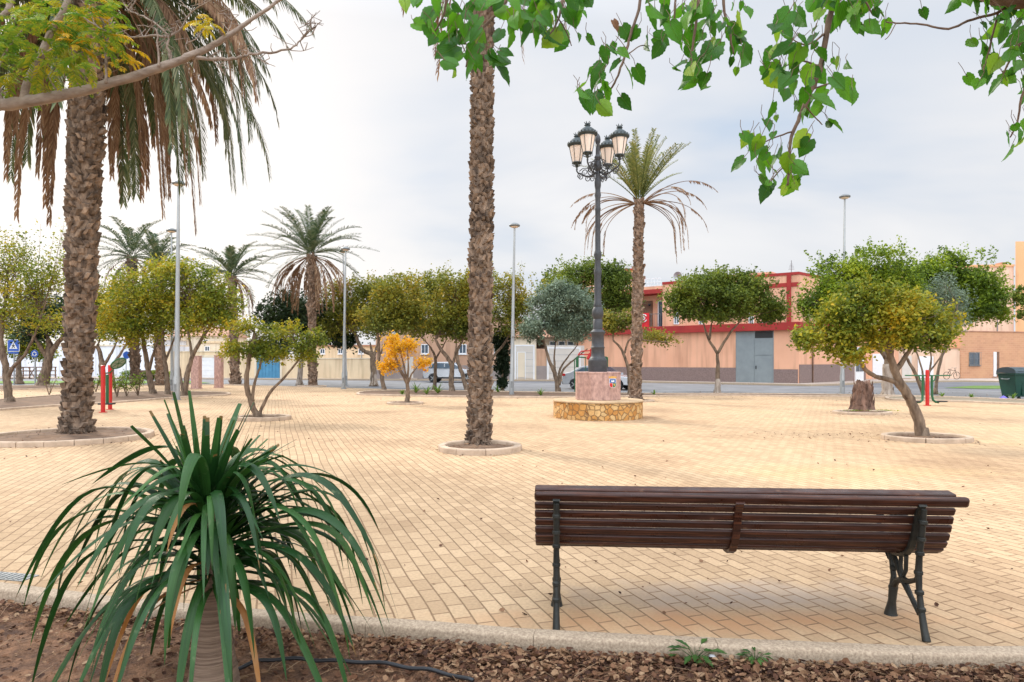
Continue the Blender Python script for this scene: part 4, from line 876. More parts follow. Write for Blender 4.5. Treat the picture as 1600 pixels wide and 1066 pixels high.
# ------------------------------------------------------------------ foreground strap leaved plant
def strap_plant():
    g = gp(334,1066); rr = random.Random(44); root = thing('strap_leaf_plant', 'big dark green plant with long drooping strap leaves in the foreground bed', 'plant', (g.x,g.y,-.03))
    tb = MB(); prof = [(.125,-.05),(.118,.02),(.108,.1),(.092,.2),(.078,.3),(.068,.42),(.060,.55),(.055,.7),(.05,.9)]
    K = 28; out = []
    for i in range(len(prof)-1):
        for j in range(8):
            t = j/8; r = prof[i][0]*(1-t)+prof[i+1][0]*t; z = prof[i][1]*(1-t)+prof[i+1][1]*t; out.append((r*(1+(.035 if j%2 else -.02)*rr.uniform(.3,1.4)), z))
    vs = [(r*math.cos(2*PI*k/K)*(1+.03*noise.noise(Vector((k*.5,z*9,0)))), r*math.sin(2*PI*k/K), z+.006*math.sin(k*.9+z*20)) for r,z in out for k in range(K)]
    tb.add(vs, [(i*K+k,i*K+(k+1)%K,(i+1)*K+(k+1)%K,(i+1)*K+k) for i in range(len(out)-1) for k in range(K)])
    tb.build('trunk', M['ringtrunk'], root, smooth=True)
    lb = MB(); db = MB()
    def strap(mb, o, az, el, L, w, droop, blunt=False, dt=0.0, kink=None):
        p = Vector(o); e = el; a = az; st = 20; pts = []; dirs = []; kink = kink if kink is not None else rr.uniform(.22,.45); kw = rr.uniform(.06,.13); tw = rr.uniform(-.9,.9); low = -rr.uniform(1.15,1.5)
        tot = min(droop, e-low)
        for i in range(st+1):
            d = Vector((math.cos(a)*math.cos(e), math.sin(a)*math.cos(e), math.sin(e))); pts.append(p.copy()); dirs.append(d)
            p = p + d*L/st; t = (i+1)/st
            e = el - tot*(.22*t + .78/(1+math.exp(-(t-kink)/kw))); a += dt/st
        vs = []
        for i,(q,d) in enumerate(zip(pts,dirs)):
            t = i/st; s0 = Vector((-math.sin(a),math.cos(a),0)); s0 = (s0-d*s0.dot(d)).normalized(); u0 = s0.cross(d); c_, s_ = math.cos(tw*t), math.sin(tw*t); s = s0*c_+u0*s_; u = u0*c_-s0*s_
            ww = w*(min(1,.62+t*2.4))*(1-max(0,(t-.4)/.6)**1.7*(.45 if blunt else .985)); fold = .36*(1-t*.6)
            vs += [q-s*ww*.5+u*ww*fold*.5, q, q+s*ww*.5+u*ww*fold*.5]
        mb.add(vs, [(3*i+k,3*i+k+1,3*i+k+4,3*i+k+3) for i in range(st) for k in (0,1)])
    N_ = 138; ga = 2.39996
    for i in range(N_):
        t = (i+.5)/N_; z = .50+.47*t; az = i*ga+rr.uniform(-.25,.25)
        el = -.05+1.2*t**.7+rr.uniform(-.25,.25); L = (1.18-.32*t)*rr.uniform(.75,1.08); dr = rr.uniform(1.6,3.4)
        if math.sin(az) < -.6 and t < .5 and rr.random() < .2: continue
        if math.sin(az) < -.35: L *= .78
        w = .044*rr.uniform(.6,1.2)
        o = Vector((math.cos(az)*.045-.02*t, math.sin(az)*.045, z))
        strap(lb, o, az, el, L, w, dr, dt=rr.uniform(-.25,.25))
    for i in range(34):     # upright cut-off tuft
        az = i*ga; strap(lb, (math.cos(az)*.04-.05, math.sin(az)*.04, .92), az, rr.uniform(1.05,1.52), rr.uniform(.22,.56), rr.uniform(.028,.042), rr.uniform(0,.35), blunt=True)
    for i in range(14): strap(lb, (rr.uniform(-.04,.04)+.02, rr.uniform(-.04,.04), .9), rr.uniform(-1,1.2), rr.uniform(1.0,1.35), rr.uniform(.3,.5), .032, rr.uniform(.2,.9), blunt=True)
    for i in range(46):     # short inner leaves that close the heart of the rosette
        az = rr.uniform(0,2*PI); strap(lb, (math.cos(az)*.04-.01, math.sin(az)*.04, rr.uniform(.55,.92)), az, rr.uniform(.35,1.2), rr.uniform(.28,.6), rr.uniform(.03,.045), rr.uniform(.4,1.8))
    # long arching ones seen left and right
    for az,el,L,dr in ((2.75,.9,1.4,2),(3.1,.85,1.45,2),(3.4,.8,1.4,2),(3.0,1.0,1.3,2),(0.0,.9,1.4,2),(.25,.85,1.4,2),(-.25,.95,1.35,2),(-.1,.7,1.4,2),(.1,.5,1.4,2),(3.2,.55,1.4,2),(2.9,.75,1.35,2.3),(3.3,.55,1.3,2.0),(3.0,.35,1.3,1.6),(2.7,.95,1.3,2.6),(3.5,.2,1.25,1.4),(0.1,.85,1.3,2.1),(-.2,.6,1.3,1.7),(.3,1.0,1.2,2.6),(-.1,.35,1.3,1.4),(.5,.7,1.2,1.9),(-.4,.2,1.2,1.2)):
        strap(lb, (math.cos(az)*.04, math.sin(az)*.04, .72), az, el, L*rr.uniform(.8,.98), .05, 9, dt=rr.uniform(-.2,.2), kink=rr.uniform(.38,.55))
    lo = lb.build('strap_leaves', M['strap'], root, smooth=True); nv = len(lo.data.vertices); ix = np.arange(nv)
    for nm, val in (('along', (ix % 63)//3/20.0), ('across', np.abs((ix % 3)-1.0))):
        at_ = lo.data.attributes.new(nm, 'FLOAT', 'POINT'); at_.data.foreach_set('value', val.astype(np.float32))
    for az,el,L,dr,z in ((-1.75,.9,.42,2.6,.86),(-1.6,.5,.5,2.8,.62),(-2.2,.1,.75,1.8,.55),(-2.6,-.2,.7,1.4,.52),(-.6,-.1,.7,1.8,.5),(3.0,.1,.9,1.6,.58)):
        strap(db, (math.cos(az)*.05, math.sin(az)*.05, z), az, el, L, .03, dr)
    db.build('dried_leaves', M['strap_dry'], root, smooth=True)
strap_plant()

# ------------------------------------------------------------------ bench
def bench():
    root = thing('park_bench', 'long dark brown slatted bench with cast iron legs seen from behind', 'bench', (.133,3.95,0), R(-4.2))
    L = 2.46
    prof = [(.10,.795),(.0,.772),(.045,.708),(.062,.655),(.080,.602),(.100,.549),(.128,.498),(.170,.455),(.225,.430),(.285,.424),(.345,.428),(.405,.436),(.465,.440),(.525,.432),(.575,.408)]
    for i,(y,z) in enumerate(prof):
        p0 = prof[max(i-1,1)] if i > 1 else (y-.02,z+.06); p1 = prof[min(i+1,len(prof)-1)]
        ty, tz = p1[0]-p0[0], p1[1]-p0[1]; n = math.hypot(ty,tz); ty/=n; tz/=n
        w, th, e0, e1 = (.0475 if i < 6 else .0515), .026, .0, L-.05
        if i == 0: ty,tz,w,th,e1 = 1,.12,.085,.030,L-.03
        if i == 1: ty,tz,w,th,e1 = .35,-.94,.060,.040,L
        mb = MB(); cy, cz = y, z; ax = Vector(((e1-e0)/2,0,0)); ay = Vector((0,ty,tz))*(w/2); az = Vector((0,-tz,ty))*(th/2)
        mb.obox((( e0+e1)/2,cy,cz), ax, ay, az); o = mb.build('slat', M['slat'], root, bevel=.009 if i != 1 else .016, smooth='auto')
    # bracket following the slats: left, middle, right
    def bracket(x, w, mat, name, d=-.030):
        mb = MB(); pts = [(y,z) for (y,z) in prof[1:]]; mb2 = []
        vs = []; fs = []
        for i,(y,z) in enumerate(pts):
            p0 = pts[max(i-1,0)]; p1 = pts[min(i+1,len(pts)-1)]; ty, tz = p1[0]-p0[0], p1[1]-p0[1]; n = math.hypot(ty,tz); ny, nz = tz/n, -ty/n   # towards the back / underside
            a, b2 = .0135, .036
            for (k,xx) in ((a,x-w/2),(a,x+w/2),(b2,x+w/2),(b2,x-w/2)): vs.append((xx, y+ny*k, z+nz*k))
        fs = [(4*i+k,4*i+(k+1)%4,4*i+4+(k+1)%4,4*i+4+k) for i in range(len(pts)-1) for k in range(4)]+[(0,1,2,3),(4*len(pts)-1,4*len(pts)-2,4*len(pts)-3,4*len(pts)-4)]
        mb.add(vs, fs)
        if mat == 'iron':
            for (y,z) in prof[2:8]: mb.tube([(x+.012,y-.022,z),(x+.012,y-.044,z-.002)], [.006,.006], 6)
        return mb.build(name, M[mat], root, bevel=.004)
    bracket(1.19, .045, 'slat', 'middle_strap')
    for x in (.13, 2.20):
        bracket(x-.0, .038, 'iron', 'bracket')
        lg = MB(); nd = lambda y,z,r=.021: lg.lathe([(r*.6,-.016),(r,-.008),(r,.008),(r*.6,.016)], 10, (x,y,z))
        rear = [(.0,.735),(.012,.66),(.030,.56),(.050,.46),(.060,.36),(.052,.26),(.028,.15),(.0,.06),(-.025,.0)]
        lg.tube([(x,y-.035,z) for y,z in rear], [.015,.017,.018,.017,.020,.016,.018,.020,.023], 10)
        for (y,z) in ((.012,.66),(.030,.56),(.045,.475),(.060,.36),(.050,.25),(.030,.16)): nd(y-.035,z,.0245)
        lg.build('rear_leg', M['iron'], root, smooth='auto')
        lg = MB(); nd = lambda y,z,r=.021: lg.lathe([(r*.6,-.016),(r,-.008),(r,.008),(r*.6,.016)], 10, (x,y,z))
        lg.tube([(x,.345,0),(x,.345,.02),(x,.33,.09),(x,.315,.17),(x,.31,.25),(x,.33,.33),(x,.36,.41)], [.040,.034,.023,.026,.017,.016,.018], 10)
        nd(.315,.18,.028); nd(.312,.30,.022)
        lg.build('front_leg', M['iron'], root, smooth='auto')
        lg = MB()
        lg.tube([(x,.315,.18),(x,.27,.235),(x,.20,.265),(x,.13,.275),(x,.05,.31),(x,.028,.345)], [.021,.018,.020,.016,.014,.014], 8)
        lg.tube([(x,.345,.415),(x,.27,.34),(x,.19,.26),(x,.10,.19),(x,.01,.13)], [.015,.016,.021,.015,.017], 8)
        lg.tube([(x,.22,.41),(x,.225,.34),(x,.20,.27),(x,.165,.33),(x,.16,.42)], [.013,.012,.012,.012,.013], 8)
        lg.tube([(x,.36,.41),(x,.40,.37),(x,.37,.34),(x,.345,.36)], [.013,.011,.009,.008], 8)
        lg.build('scrollwork', M['iron'], root, smooth='auto')
        ab = MB(); ab.tube([(x,.05,.62),(x,.16,.645),(x,.30,.64),(x,.43,.62),(x,.50,.585),(x,.50,.53),(x,.46,.48),(x,.46,.445)], [.014,.017,.017,.018,.018,.015,.014,.014], 8)
        ab.build('armrest', M['iron'], root, smooth='auto')
bench()

# ------------------------------------------------------------------ ornate lamp on its plinth
def ornate_lamp():
    c = gp(934,645); c = Vector((gp(934,650).x*18.8/gp(934,650).y, 18.8, 0))
    w = thing('stone_ring_wall', 'low round wall faced with orange flagstones under the ornate lamp', 'stone wall', c)
    mb = MB(); mb.lathe([(1.25,-.05),(1.25,.44),(1.235,.455),(0,.455)], 72); mb.build('facing', M['flag'], w)
    mb = MB(); mb.lathe([(1.272,.458),(1.272,.488),(1.255,.50),(0,.50)], 72); mb.build('cap_slab', pm('sandy_cap', (.56,.40,.24), (.42,.28,.15), scale=4, rough=.95), w)
    root = thing('ornate_street_lamp', 'tall ornate four lantern lamp on a pink marble plinth', 'street lamp', (c.x,c.y,.5))
    pz = .78; rot = R(22)
    K = 8; P = [(.66*math.cos(2*PI*k/K+rot), .62*math.sin(2*PI*k/K+rot)) for k in range(K)]
    mb = MB(); mb.slab(P, 0, pz-.055); mb.build('plinth', M['marble'], root, bevel=.01)
    mb = MB(); mb.slab([(a*1.012,b*1.012) for a,b in P], pz-.052, pz); mb.build('plinth_top', M['marble'], root, bevel=.01)
    # painted crest on the plinth's front right face
    # the face whose middle points nearest to (0.3,-0.95)
    best = max(range(K), key=lambda k: (P[k][0]+P[(k+1)%K][0])*.30 - (P[k][1]+P[(k+1)%K][1])*.95)
    a = Vector((*P[best],0)); b_ = Vector((*P[(best+1)%K],0))
    if a.x > b_.x: a, b_ = b_, a
    u = (b_-a).normalized(); n = Vector((u.y,-u.x,0)); 
    if n.y > 0: n = -n
    lx = (953-934)/F*18.3; t = (lx-a.x)/(b_.x-a.x); o0 = a.lerp(b_, t); zc = .50
    def plate(pts, d, mat, name, par):
        mb = MB(); m = len(pts); vs = [o0+u*x+Vector((0,0,zc+z))+n*dd for dd in (d, d-.012) for x,z in pts]
        mb.add(vs, [tuple(range(m)), tuple(range(2*m-1,m-1,-1))]+[(i,m+i,m+(i+1)%m,(i+1)%m) for i in range(m)]); return mb.build(name, M[mat], par)
    sh = [(-.095,.10),(.095,.10),(.095,-.09),(.07,-.135),(0,-.155),(-.07,-.135),(-.095,-.09)]
    cr = plate(sh, .008, 'white', 'crest', root)
    M['crestblue'] = flat('crest_blue', (.03,.12,.35)); M['crestgreen'] = flat('crest_green', (.03,.14,.03)); M['crestgold'] = flat('crest_gold', (.7,.38,.08))
    plate([(-.082,.088),(.082,.088),(.082,-.012),(-.082,-.012)], .014, 'crestblue', 'upper_field', cr)
    plate([(-.085,-.022),(-.005,-.022),(-.005,-.142),(-.065,-.125),(-.085,-.088)], .014, 'gymred', 'left_field', cr)
    plate([(.005,-.022),(.085,-.022),(.085,-.088),(.065,-.125),(.005,-.142)], .014, 'crestgreen', 'right_field', cr)
    plate([(-.05,.03),(-.03,.06),(0,.04),(.03,.065),(.05,.03),(.03,.01),(-.03,.01)], .019, 'white', 'emblem', cr)
    plate([(.02,-.05),(.05,-.045),(.068,-.075),(.05,-.10),(.03,-.085)], .019, 'crestgold', 'emblem', cr)
    plate([(-.09,.115),(.09,.115),(.12,.145),(.085,.165),(.05,.15),(.03,.175),(0,.16),(-.03,.175),(-.05,.15),(-.085,.165),(-.12,.145)], .010, 'crestgold', 'crown', cr)
    # post: lathe profile in lamp coordinates (z from the plinth top)
    s = 18.8/F
    def zz(py): return CH-(py-HZ)*s-.5
    pr = [(14.5,582),(15,580),(15,563),(13.5,562),(13,560),(12,559),(10.6,556),(10.2,545),(11.2,543),(9.8,541),(9.6,524),(11.6,521),(11.8,519),(9.4,517),(7.6,515),(7.2,500),(6.5,499),(8.6,494),(9.2,489),(8.4,484),(6.2,480),(6.9,477),(5.6,474),(5.2,432),(5.8,428),(6.2,424),(4.8,420),(4.6,405),(6.4,399),(5.4,394),(4.4,391),(4.1,330),(4.9,327),(4.1,324),(4.0,310),(5.2,305),(4.2,300),(4.0,296),(5.0,291),(5.1,284),(3.6,276),(3.2,262),(3.4,240),(3.0,230)]
    mb = MB(); mb.lathe([(r*s, zz(y)) for r,y in pr], 28); mb.build('post', M['lamp_iron'], root, smooth='auto')
    mb = MB(); mb.lathe([(.02,zz(231)),(.05,zz(229)),(.035,zz(227)),(.07,zz(223)),(.082,zz(219)),(.07,zz(214)),(.035,zz(210)),(.0,zz(208.5))], 14); mb.build('finial', M['lamp_iron'], root, smooth=True)
    def lantern(par, p):
        q = MB(); x,y,z = p
        hz = 36*s; q.lathe([(.045,.0),(.075,.03),(.085,.035)], 6, p)
        q.lathe([(.03,-.13),(.02,-.08),(.055,-.05),(.03,-.02),(.045,0)], 8, p)
        for k in range(6):
            a = 2*PI*k/6; q.tube([(x+.122*math.cos(a),y+.122*math.sin(a),z+.06),(x+.205*math.cos(a),y+.205*math.sin(a),z+.50)], .0075, 4)
        for (rr_,zz_) in ((.125,.055),(.21,.505)):
            q.lathe([(rr_-.01,zz_-.012),(rr_+.008,zz_-.012),(rr_+.008,zz_+.012),(rr_-.01,zz_+.012)], 16, p)
        for k in range(8):     # curled feet below the glass
            a = 2*PI*k/8; q.tube([(x+.12*math.cos(a),y+.12*math.sin(a),z+.05),(x+.13*math.cos(a),y+.13*math.sin(a),z-.01),(x+.05*math.cos(a),y+.05*math.sin(a),z-.04)], .007, 4)
        zoom = lambda m: setattr(m, 'v', [(x+(a-x)*1.06, y+(b-y)*1.06, z+(c-z)*1.04) for a,b,c in m.v])
        zoom(q); lf = q.build('lantern', M['lamp_cap'], par)
        g = MB(); g.lathe([(.0,.058),(.112,.06),(.196,.495),(0,.497)], 16, p); zoom(g); g.build('glass', M['opal'], lf, smooth='auto')
        h = MB(); h.lathe([(.215,.515),(.25,.53),(.262,.56),(.235,.575),(.215,.60),(.18,.66),(.12,.71),(.075,.735),(.06,.77),(.085,.785),(.06,.80),(.05,.83),(.0,.84)], 24, p)
        for k in range(16):
            a = 2*PI*k/16; h.obox((x+.25*math.cos(a), y+.25*math.sin(a), z+.575), Vector((-math.sin(a),math.cos(a),0))*.022, Vector((math.cos(a),math.sin(a),0))*.006, (0,0,.03))
        for k in range(6):
            a = 2*PI*k/6; h.tube([(x+.05*math.cos(a),y+.05*math.sin(a),z+.82),(x+.085*math.cos(a),y+.085*math.sin(a),z+.87)], [.016,.008], 5)
        zoom(h); h.build('lantern_cap', M['lamp_cap'], lf, smooth='auto')
    base = Vector((-.38,-.60,0)).normalized(); ra = .66
    for k in range(4):
        a = math.atan2(base.y,base.x)+k*PI/2; d = Vector((math.cos(a),math.sin(a),0)); zb = zz(262)
        arm = MB(); P2 = lambda r_,h_: d*r_+Vector((0,0,h_))
        arm.tube([P2(.05,zb-.12),P2(.18,zb-.22),P2(.36,zb-.20),P2(.52,zb-.10),P2(.62,zb-.06),P2(.66,zb+.0),P2(.66,zb+.08)], [.028,.026,.024,.024,.022,.022,.026], 7)
        def scroll(cr_, ch_, r_, turns, start, w_=.014, sgn=1):
            pts = []
            for i in range(22):
                th = start+sgn*2*PI*turns*i/21; q = r_*(1-.75*i/21); pts.append(P2(cr_+q*math.cos(th), ch_+q*math.sin(th)))
            arm.tube(pts, [w_*(1.1-.5*i/21) for i in range(22)], 5)
        scroll(.20,zb-.06,.13,1.4,-1.8); scroll(.40,zb-.08,.11,1.4,-2.0,sgn=1); scroll(.30,zb-.27,.09,1.3,1.4,sgn=-1); scroll(.52,zb-.19,.08,1.3,1.2,sgn=-1); scroll(.14,zb+.14,.10,1.3,-2.4); scroll(.16,zb-.30,.08,1.2,1.8,sgn=-1)
        arm.tube([P2(.04,zb+.28),P2(.12,zb+.22),P2(.22,zb+.06),P2(.34,zb+.02),P2(.48,zb+.04),P2(.58,zb-.02)], .013, 5)
        arm.tube([P2(.60,zb-.06),P2(.64,zb-.16),P2(.58,zb-.22),P2(.54,zb-.18)], [.018,.014,.010,.007], 5)
        ao = arm.build('arm', M['lamp_iron'], root, smooth=True)
        lantern(root, tuple(P2(.66,zb+.10+.08)))
    mb = MB(); mb.lathe([(.06,zz(268)),(.11,zz(264)),(.12,zz(258)),(.07,zz(252)),(.10,zz(246)),(.06,zz(242))], 12); mb.build('collar', M['lamp_iron'], root, smooth='auto')
ornate_lamp()

# ------------------------------------------------------------------ plain tall lamps
def tall_lamp(label, px, py, pytop, pxtop=None, group='tall plain street lamps', mat='galv', r=.085, fit=.0):
    g = gp(px,py); H = at(px,pytop,g.y).z; dx = 0 if pxtop is None else (pxtop-px)/F*g.y
    root = thing('street_lamp', label, 'street lamp', g, 0, group)
    mb = MB(); mb.tube([(0,0,0),(0,0,.9),(dx*.1,0,1.0),(dx,0,H-.18)], [r*1.15,r*1.15,r*.95,r*.42], 14)
    mb.build('pole', M[mat], root, smooth='auto')
    mb = MB(); mb.box(-.14,.14,-.14,.14,-.01,.02); 
    for a in (-1,1):
        for b in (-1,1): mb.lathe([(.018,.02),(.018,.05)], 6, (a*.11,b*.11,0))
    mb.build('foot_plate', M[mat], root)
    mb = MB(); mb.box(-.05,.05,-r*1.22,-r*1.1,.35,.65); mb.build('service_door', M['galv_dk'], root)
    mb = MB(); mb.lathe([(.05,H-.2),(.07,H-.15),(.24,H-.12),(.26,H-.07),(.22,H-.02),(.12,H+.03),(0,H+.045)], 24, (dx,0,0)); mb.build('lamp_head', M['galv_dk'], root, smooth='auto')
    mb = MB(); mb.lathe([(.0,H-.19),(.14,H-.175),(.20,H-.135),(.0,H-.13)], 20, (dx,0,0)); mb.build('lens', M['opal'], root, smooth='auto')
    return root
tall_lamp('tall plain lamp post in front of the left planting bed, nearest and thickest', 276, 625, 284, 279, r=.115)
tall_lamp('plain lamp post standing just behind the nearest one at left', 269, 613, 358, 268, r=.085)
tall_lamp('taller of the twin lamp posts beside the bearded date palm', 537, 608, 387, 540, r=.10)
tall_lamp('lower farther lamp of the twin pair beside the bearded date palm', 541, 603, 391, 536, r=.07)
tall_lamp('lamp post with grey box between the cypress and the olive tree', 799.5, 617.5, 350, 804, r=.10)
tall_lamp('plain lamp post rising above the round green tree at right', 1316, 616, 305, 1320, r=.095)
# grey junction box strapped on the pole
g = gp(799.5,617.5); bxz = at(800,520,g.y).z
o = MB(); o.box(-.07,.09,-.2,-.09,0,.36); o.box(-.05,.07,-.215,-.2,.03,.33)
tag(o.build('junction_box', M['galv'], None, bevel=.008, loc=(g.x+.05,g.y,bxz-.2)), 'small grey electric box fixed on the lamp post by the olive tree', 'junction box')

# ------------------------------------------------------------------ marble pillars, signs, exercise machines
for px,py,pt,w_,lb in ((307,607.5,556,.44,'left pink marble pillar, the slightly wider of the pair by the path'),(342,606,555,.40,'right pink marble pillar nearer to the blue gate')):
    g = gp(px,py); H = at(px,pt,g.y).z; mb = MB(); mb.box(-w_/2,w_/2,-w_/2,w_/2,0,H-.05); mb.box(-w_/2-.015,w_/2+.015,-w_/2-.015,w_/2+.015,H-.047,H); mb.box(-w_/2-.02,w_/2+.02,-w_/2-.02,w_/2+.02,-.02,.06)
    tag(mb.build('marble_pillar', M['marble'], None, bevel=.012, loc=g), lb, 'pillar', 'marble pillars by the path')
def sign_post(root, h, r=.03):
    mb = MB(); mb.tube([(0,0,-.12),(0,0,h)], r, 8); mb.build('post', M['galv'], root)
D = 45.0; p = at(22,540,D); k = D/F
root = thing('crossing_sign', 'square blue pedestrian crossing sign on a post at far left', 'road sign', (p.x,D,0)); sign_post(root, p.z+.35, .045)
a = 9.5*k; mb = MB(); mb.box(-a,a,-.06,-.045,p.z-a,p.z+a); pn = mb.build('panel', M['white'], root)
mb = MB(); mb.box(-a*.92,a*.92,-.066,-.061,p.z-a*.92,p.z+a*.92); mb.build('blue_field', M['blue'], pn)
mb = MB(); mb.prism([(-a*.68,p.z-a*.55),(a*.68,p.z-a*.55),(0,p.z+a*.68)], -.072, -.067); mb.build('white_triangle', M['white'], pn)
mb = MB(); z0 = p.z-a*.5; h_ = a*.85
mb.lathe([(.0,-.04),(.04,0),(.0,.04)], 8, (.0,-.078,z0+h_*.95))
for q in ([(0,z0+h_*.8),(0,z0+h_*.42)], [(0,z0+h_*.45),(-.10,z0+.03)], [(0,z0+h_*.45),(.10,z0+.05)], [(0,z0+h_*.75),(-.10,z0+h_*.5)], [(0,z0+h_*.75),(.10,z0+h_*.5)]): mb.tube([(x_,-.076,z_) for x_,z_ in q], .022, 6)
mb.build('walking_figure', M['black'], pn)
mb = MB(); mb.box(-a*.85,a*.85,-.06,-.045,p.z-a*1.33,p.z-a*1.08); mb.build('lower_plate', M['blue'], root)
D = 46.0; p = at(55,553,D); k = D/F
root = thing('roundabout_sign', 'round blue roundabout sign with white arrows at far left', 'road sign', (p.x,D,0)); sign_post(root, p.z+.3, .05)
def disc(mb, r, y0, y1, z, K=28): mb.prism([(r*math.cos(2*PI*i/K), z+r*math.sin(2*PI*i/K)) for i in range(K)], y0, y1)
r_ = 5.8*k; mb = MB(); disc(mb, r_, -.075, -.055, p.z); dsk = mb.build('disc', M['blue'], root)
mb = MB()
for j in range(3):
    a0 = j*2*PI/3+.3; K = 9; ri, ro = r_*.42, r_*.62; poly = [(ro*math.cos(a0+1.35*i/K), p.z+ro*math.sin(a0+1.35*i/K)) for i in range(K+1)]+[(r_*.86*math.cos(a0+1.4), p.z+r_*.86*math.sin(a0+1.4)), (r_*.52*math.cos(a0+1.9), p.z+r_*.52*math.sin(a0+1.9)), (r_*.2*math.cos(a0+1.4), p.z+r_*.2*math.sin(a0+1.4))]+[(ri*math.cos(a0+1.35*i/K), p.z+ri*math.sin(a0+1.35*i/K)) for i in range(K,-1,-1)]
    mb.prism(poly, -.082, -.077)
mb.build('white_arrows', M['white'], dsk)
D = 58.0; p = at(197,555,D)
root = thing('round_sign', 'round blue sign seen nearly edge on behind the red exercise posts', 'road sign', (p.x,D,0), R(68)); sign_post(root, p.z+.35, .04)
mb = MB(); disc(mb, .33, -.06, -.045, p.z); mb.build('disc', M['blue'], root)

def twin_post_machine():
    g = gp(166,643); k = g.y/F; root = thing('exercise_machine', 'two red posts with a green lever and wheel at left behind the thick palm', 'exercise machine', g)
    for x,y0,y1 in ((161,644.5,571),(172,640,570)):
        q = gp(x,y0)-g; H = at(x,y1,gp(x,y0).y).z; mb = MB(); mb.tube([(q.x,q.y,0),(q.x,q.y,H-.01),(q.x,q.y,H)], [.062,.062,.045], 16); mb.lathe([(.12,0),(.12,.02)], 16, (q.x,q.y,0)); mb.build('red_post', M['gymred'], root, smooth='auto')
    a = gp(161,644.5)-g; b = gp(172,640)-g; m = (a+b)/2
    mb = MB(); mb.tube([m+Vector((.02,0,.25)), m+Vector((.02,0,1.15))], .045, 10); mb.tube([a+Vector((0,0,1.2)), b+Vector((0,0,1.2))], .025, 8); mb.build('green_lever', M['gymgreen'], root, smooth='auto')
    mb = MB(); mb.box(m.x-.22,m.x+.22,m.y-.12,m.y+.12,.20,.25); mb.build('pedals', M['rubber'], root, bevel=.01)
    c = at(185,568,g.y)-g; ax = Vector((.22,0,.13)); ay = Vector((0.02,-.18,.10)); K = 24
    ring = [c+ax*math.cos(2*PI*i/K)+ay*math.sin(2*PI*i/K) for i in range(K+1)]; mb = MB(); mb.tube(ring, .022, 6, cap=False)
    for i in range(0,K,4): mb.tube([c, ring[i]], .010, 5)
    mb.tube([c, b+Vector((0,0,1.2))], .024, 6); wh = mb.build('green_wheel', M['gymgreen'], root, smooth='auto')
    mb = MB(); mb.add([c+ax*.9*math.cos(2*PI*i/K)+ay*.9*math.sin(2*PI*i/K) for i in range(K)], [tuple(range(K))]); mb.build('mesh_disc', pm('grey_green_mesh', (.25,.33,.27),(.2,.27,.22)), wh)
twin_post_machine()
def tee_machine():
    g = gp(1449,634); k = g.y/F; root = thing('exercise_machine', 'red post with spreading green arms and curved foot bars at right', 'exercise machine', g)
    mb = MB(); H = at(1449,578,g.y).z; mb.tube([(0,0,0),(0,0,H-.02),(0,0,H)], [.062,.062,.04], 16); mb.lathe([(.12,0),(.12,.02)], 16); mb.build('red_post', M['gymred'], root, smooth='auto')
    z = at(1449,587,g.y).z
    for s in (-1,1):
        mb = MB(); mb.tube([(s*.06,0,z),(s*.3,0,z),(s*.8,-.02,z+.005)], .022, 8); mb.tube([(s*.30,0,z),(s*.26,0,z-.16),(s*.14,0,z-.24)], .022, 8); mb.build('green_arm', M['gymgreen'], root, smooth='auto')
        mb = MB(); mb.tube([(s*.16,0,z-.02),(s*.16,0,.9),(s*.17,0,.35),(s*.19,-.02,.2),(s*.28,-.03,.13),(s*.38,-.04,.12)], .038, 10); mb.build('green_foot_bar', M['gymgreen'], root, smooth='auto')
        mb = MB(); mb.box(s*.48-.17,s*.48+.17,-.12,.08,.13,.17); mb.build('footrest', M['rubber'], root, bevel=.01)
tee_machine()
def press_machine():
    D = 33.5; p = at(925,612,D); g = Vector((p.x,D,0)); root = thing('exercise_machine', 'red and green exercise machine half hidden behind the marble plinth', 'exercise machine', g)
    q = lambda px,py,dy=0: at(px,py,D+dy)-g
    mb = MB(); b = q(924,580); mb.tube([(b.x,0,0),(b.x,0,q(924,545).z)], [.07,.07], 12); mb.tube([q(903,555),q(908,549),q(924,548)], .03, 8); mb.tube([q(904,554),q(924,554)], .03, 8); mb.tube([q(922,552),q(919,560),q(924,564)], [.06,.09,.05], 8); mb.build('red_frame', M['gymred'], root, smooth='auto')
    for x,xs in ((902,1),(948,-1)):
        mb = MB(); c = q(x,560); mb.tube([(c.x-.12,0,.0),(c.x-.14,0,q(x,561).z),(c.x,0,q(x,558).z)], .025, 8); mb.tube([(c.x,0,q(x,558).z),(c.x+.45*xs,0,q(x,559).z)], .03, 8); mb.tube([(c.x+.42*xs,0,q(x,559).z),(c.x+.42*xs,0,.45)], .02, 8); mb.build('green_frame', M['gymgreen'], root, smooth='auto')
        mb = MB(); mb.box(c.x-.07,c.x+.07,-.03,.03,q(x,574).z,q(x,558).z); mb.build('green_backrest', M['gymgreen'], root, bevel=.03)
        mb = MB(); mb.box(c.x+.25*xs-.18,c.x+.25*xs+.18,-.4,.1,.42,.47); mb.build('seat', M['gymgreen'], root, bevel=.02)
press_machine()

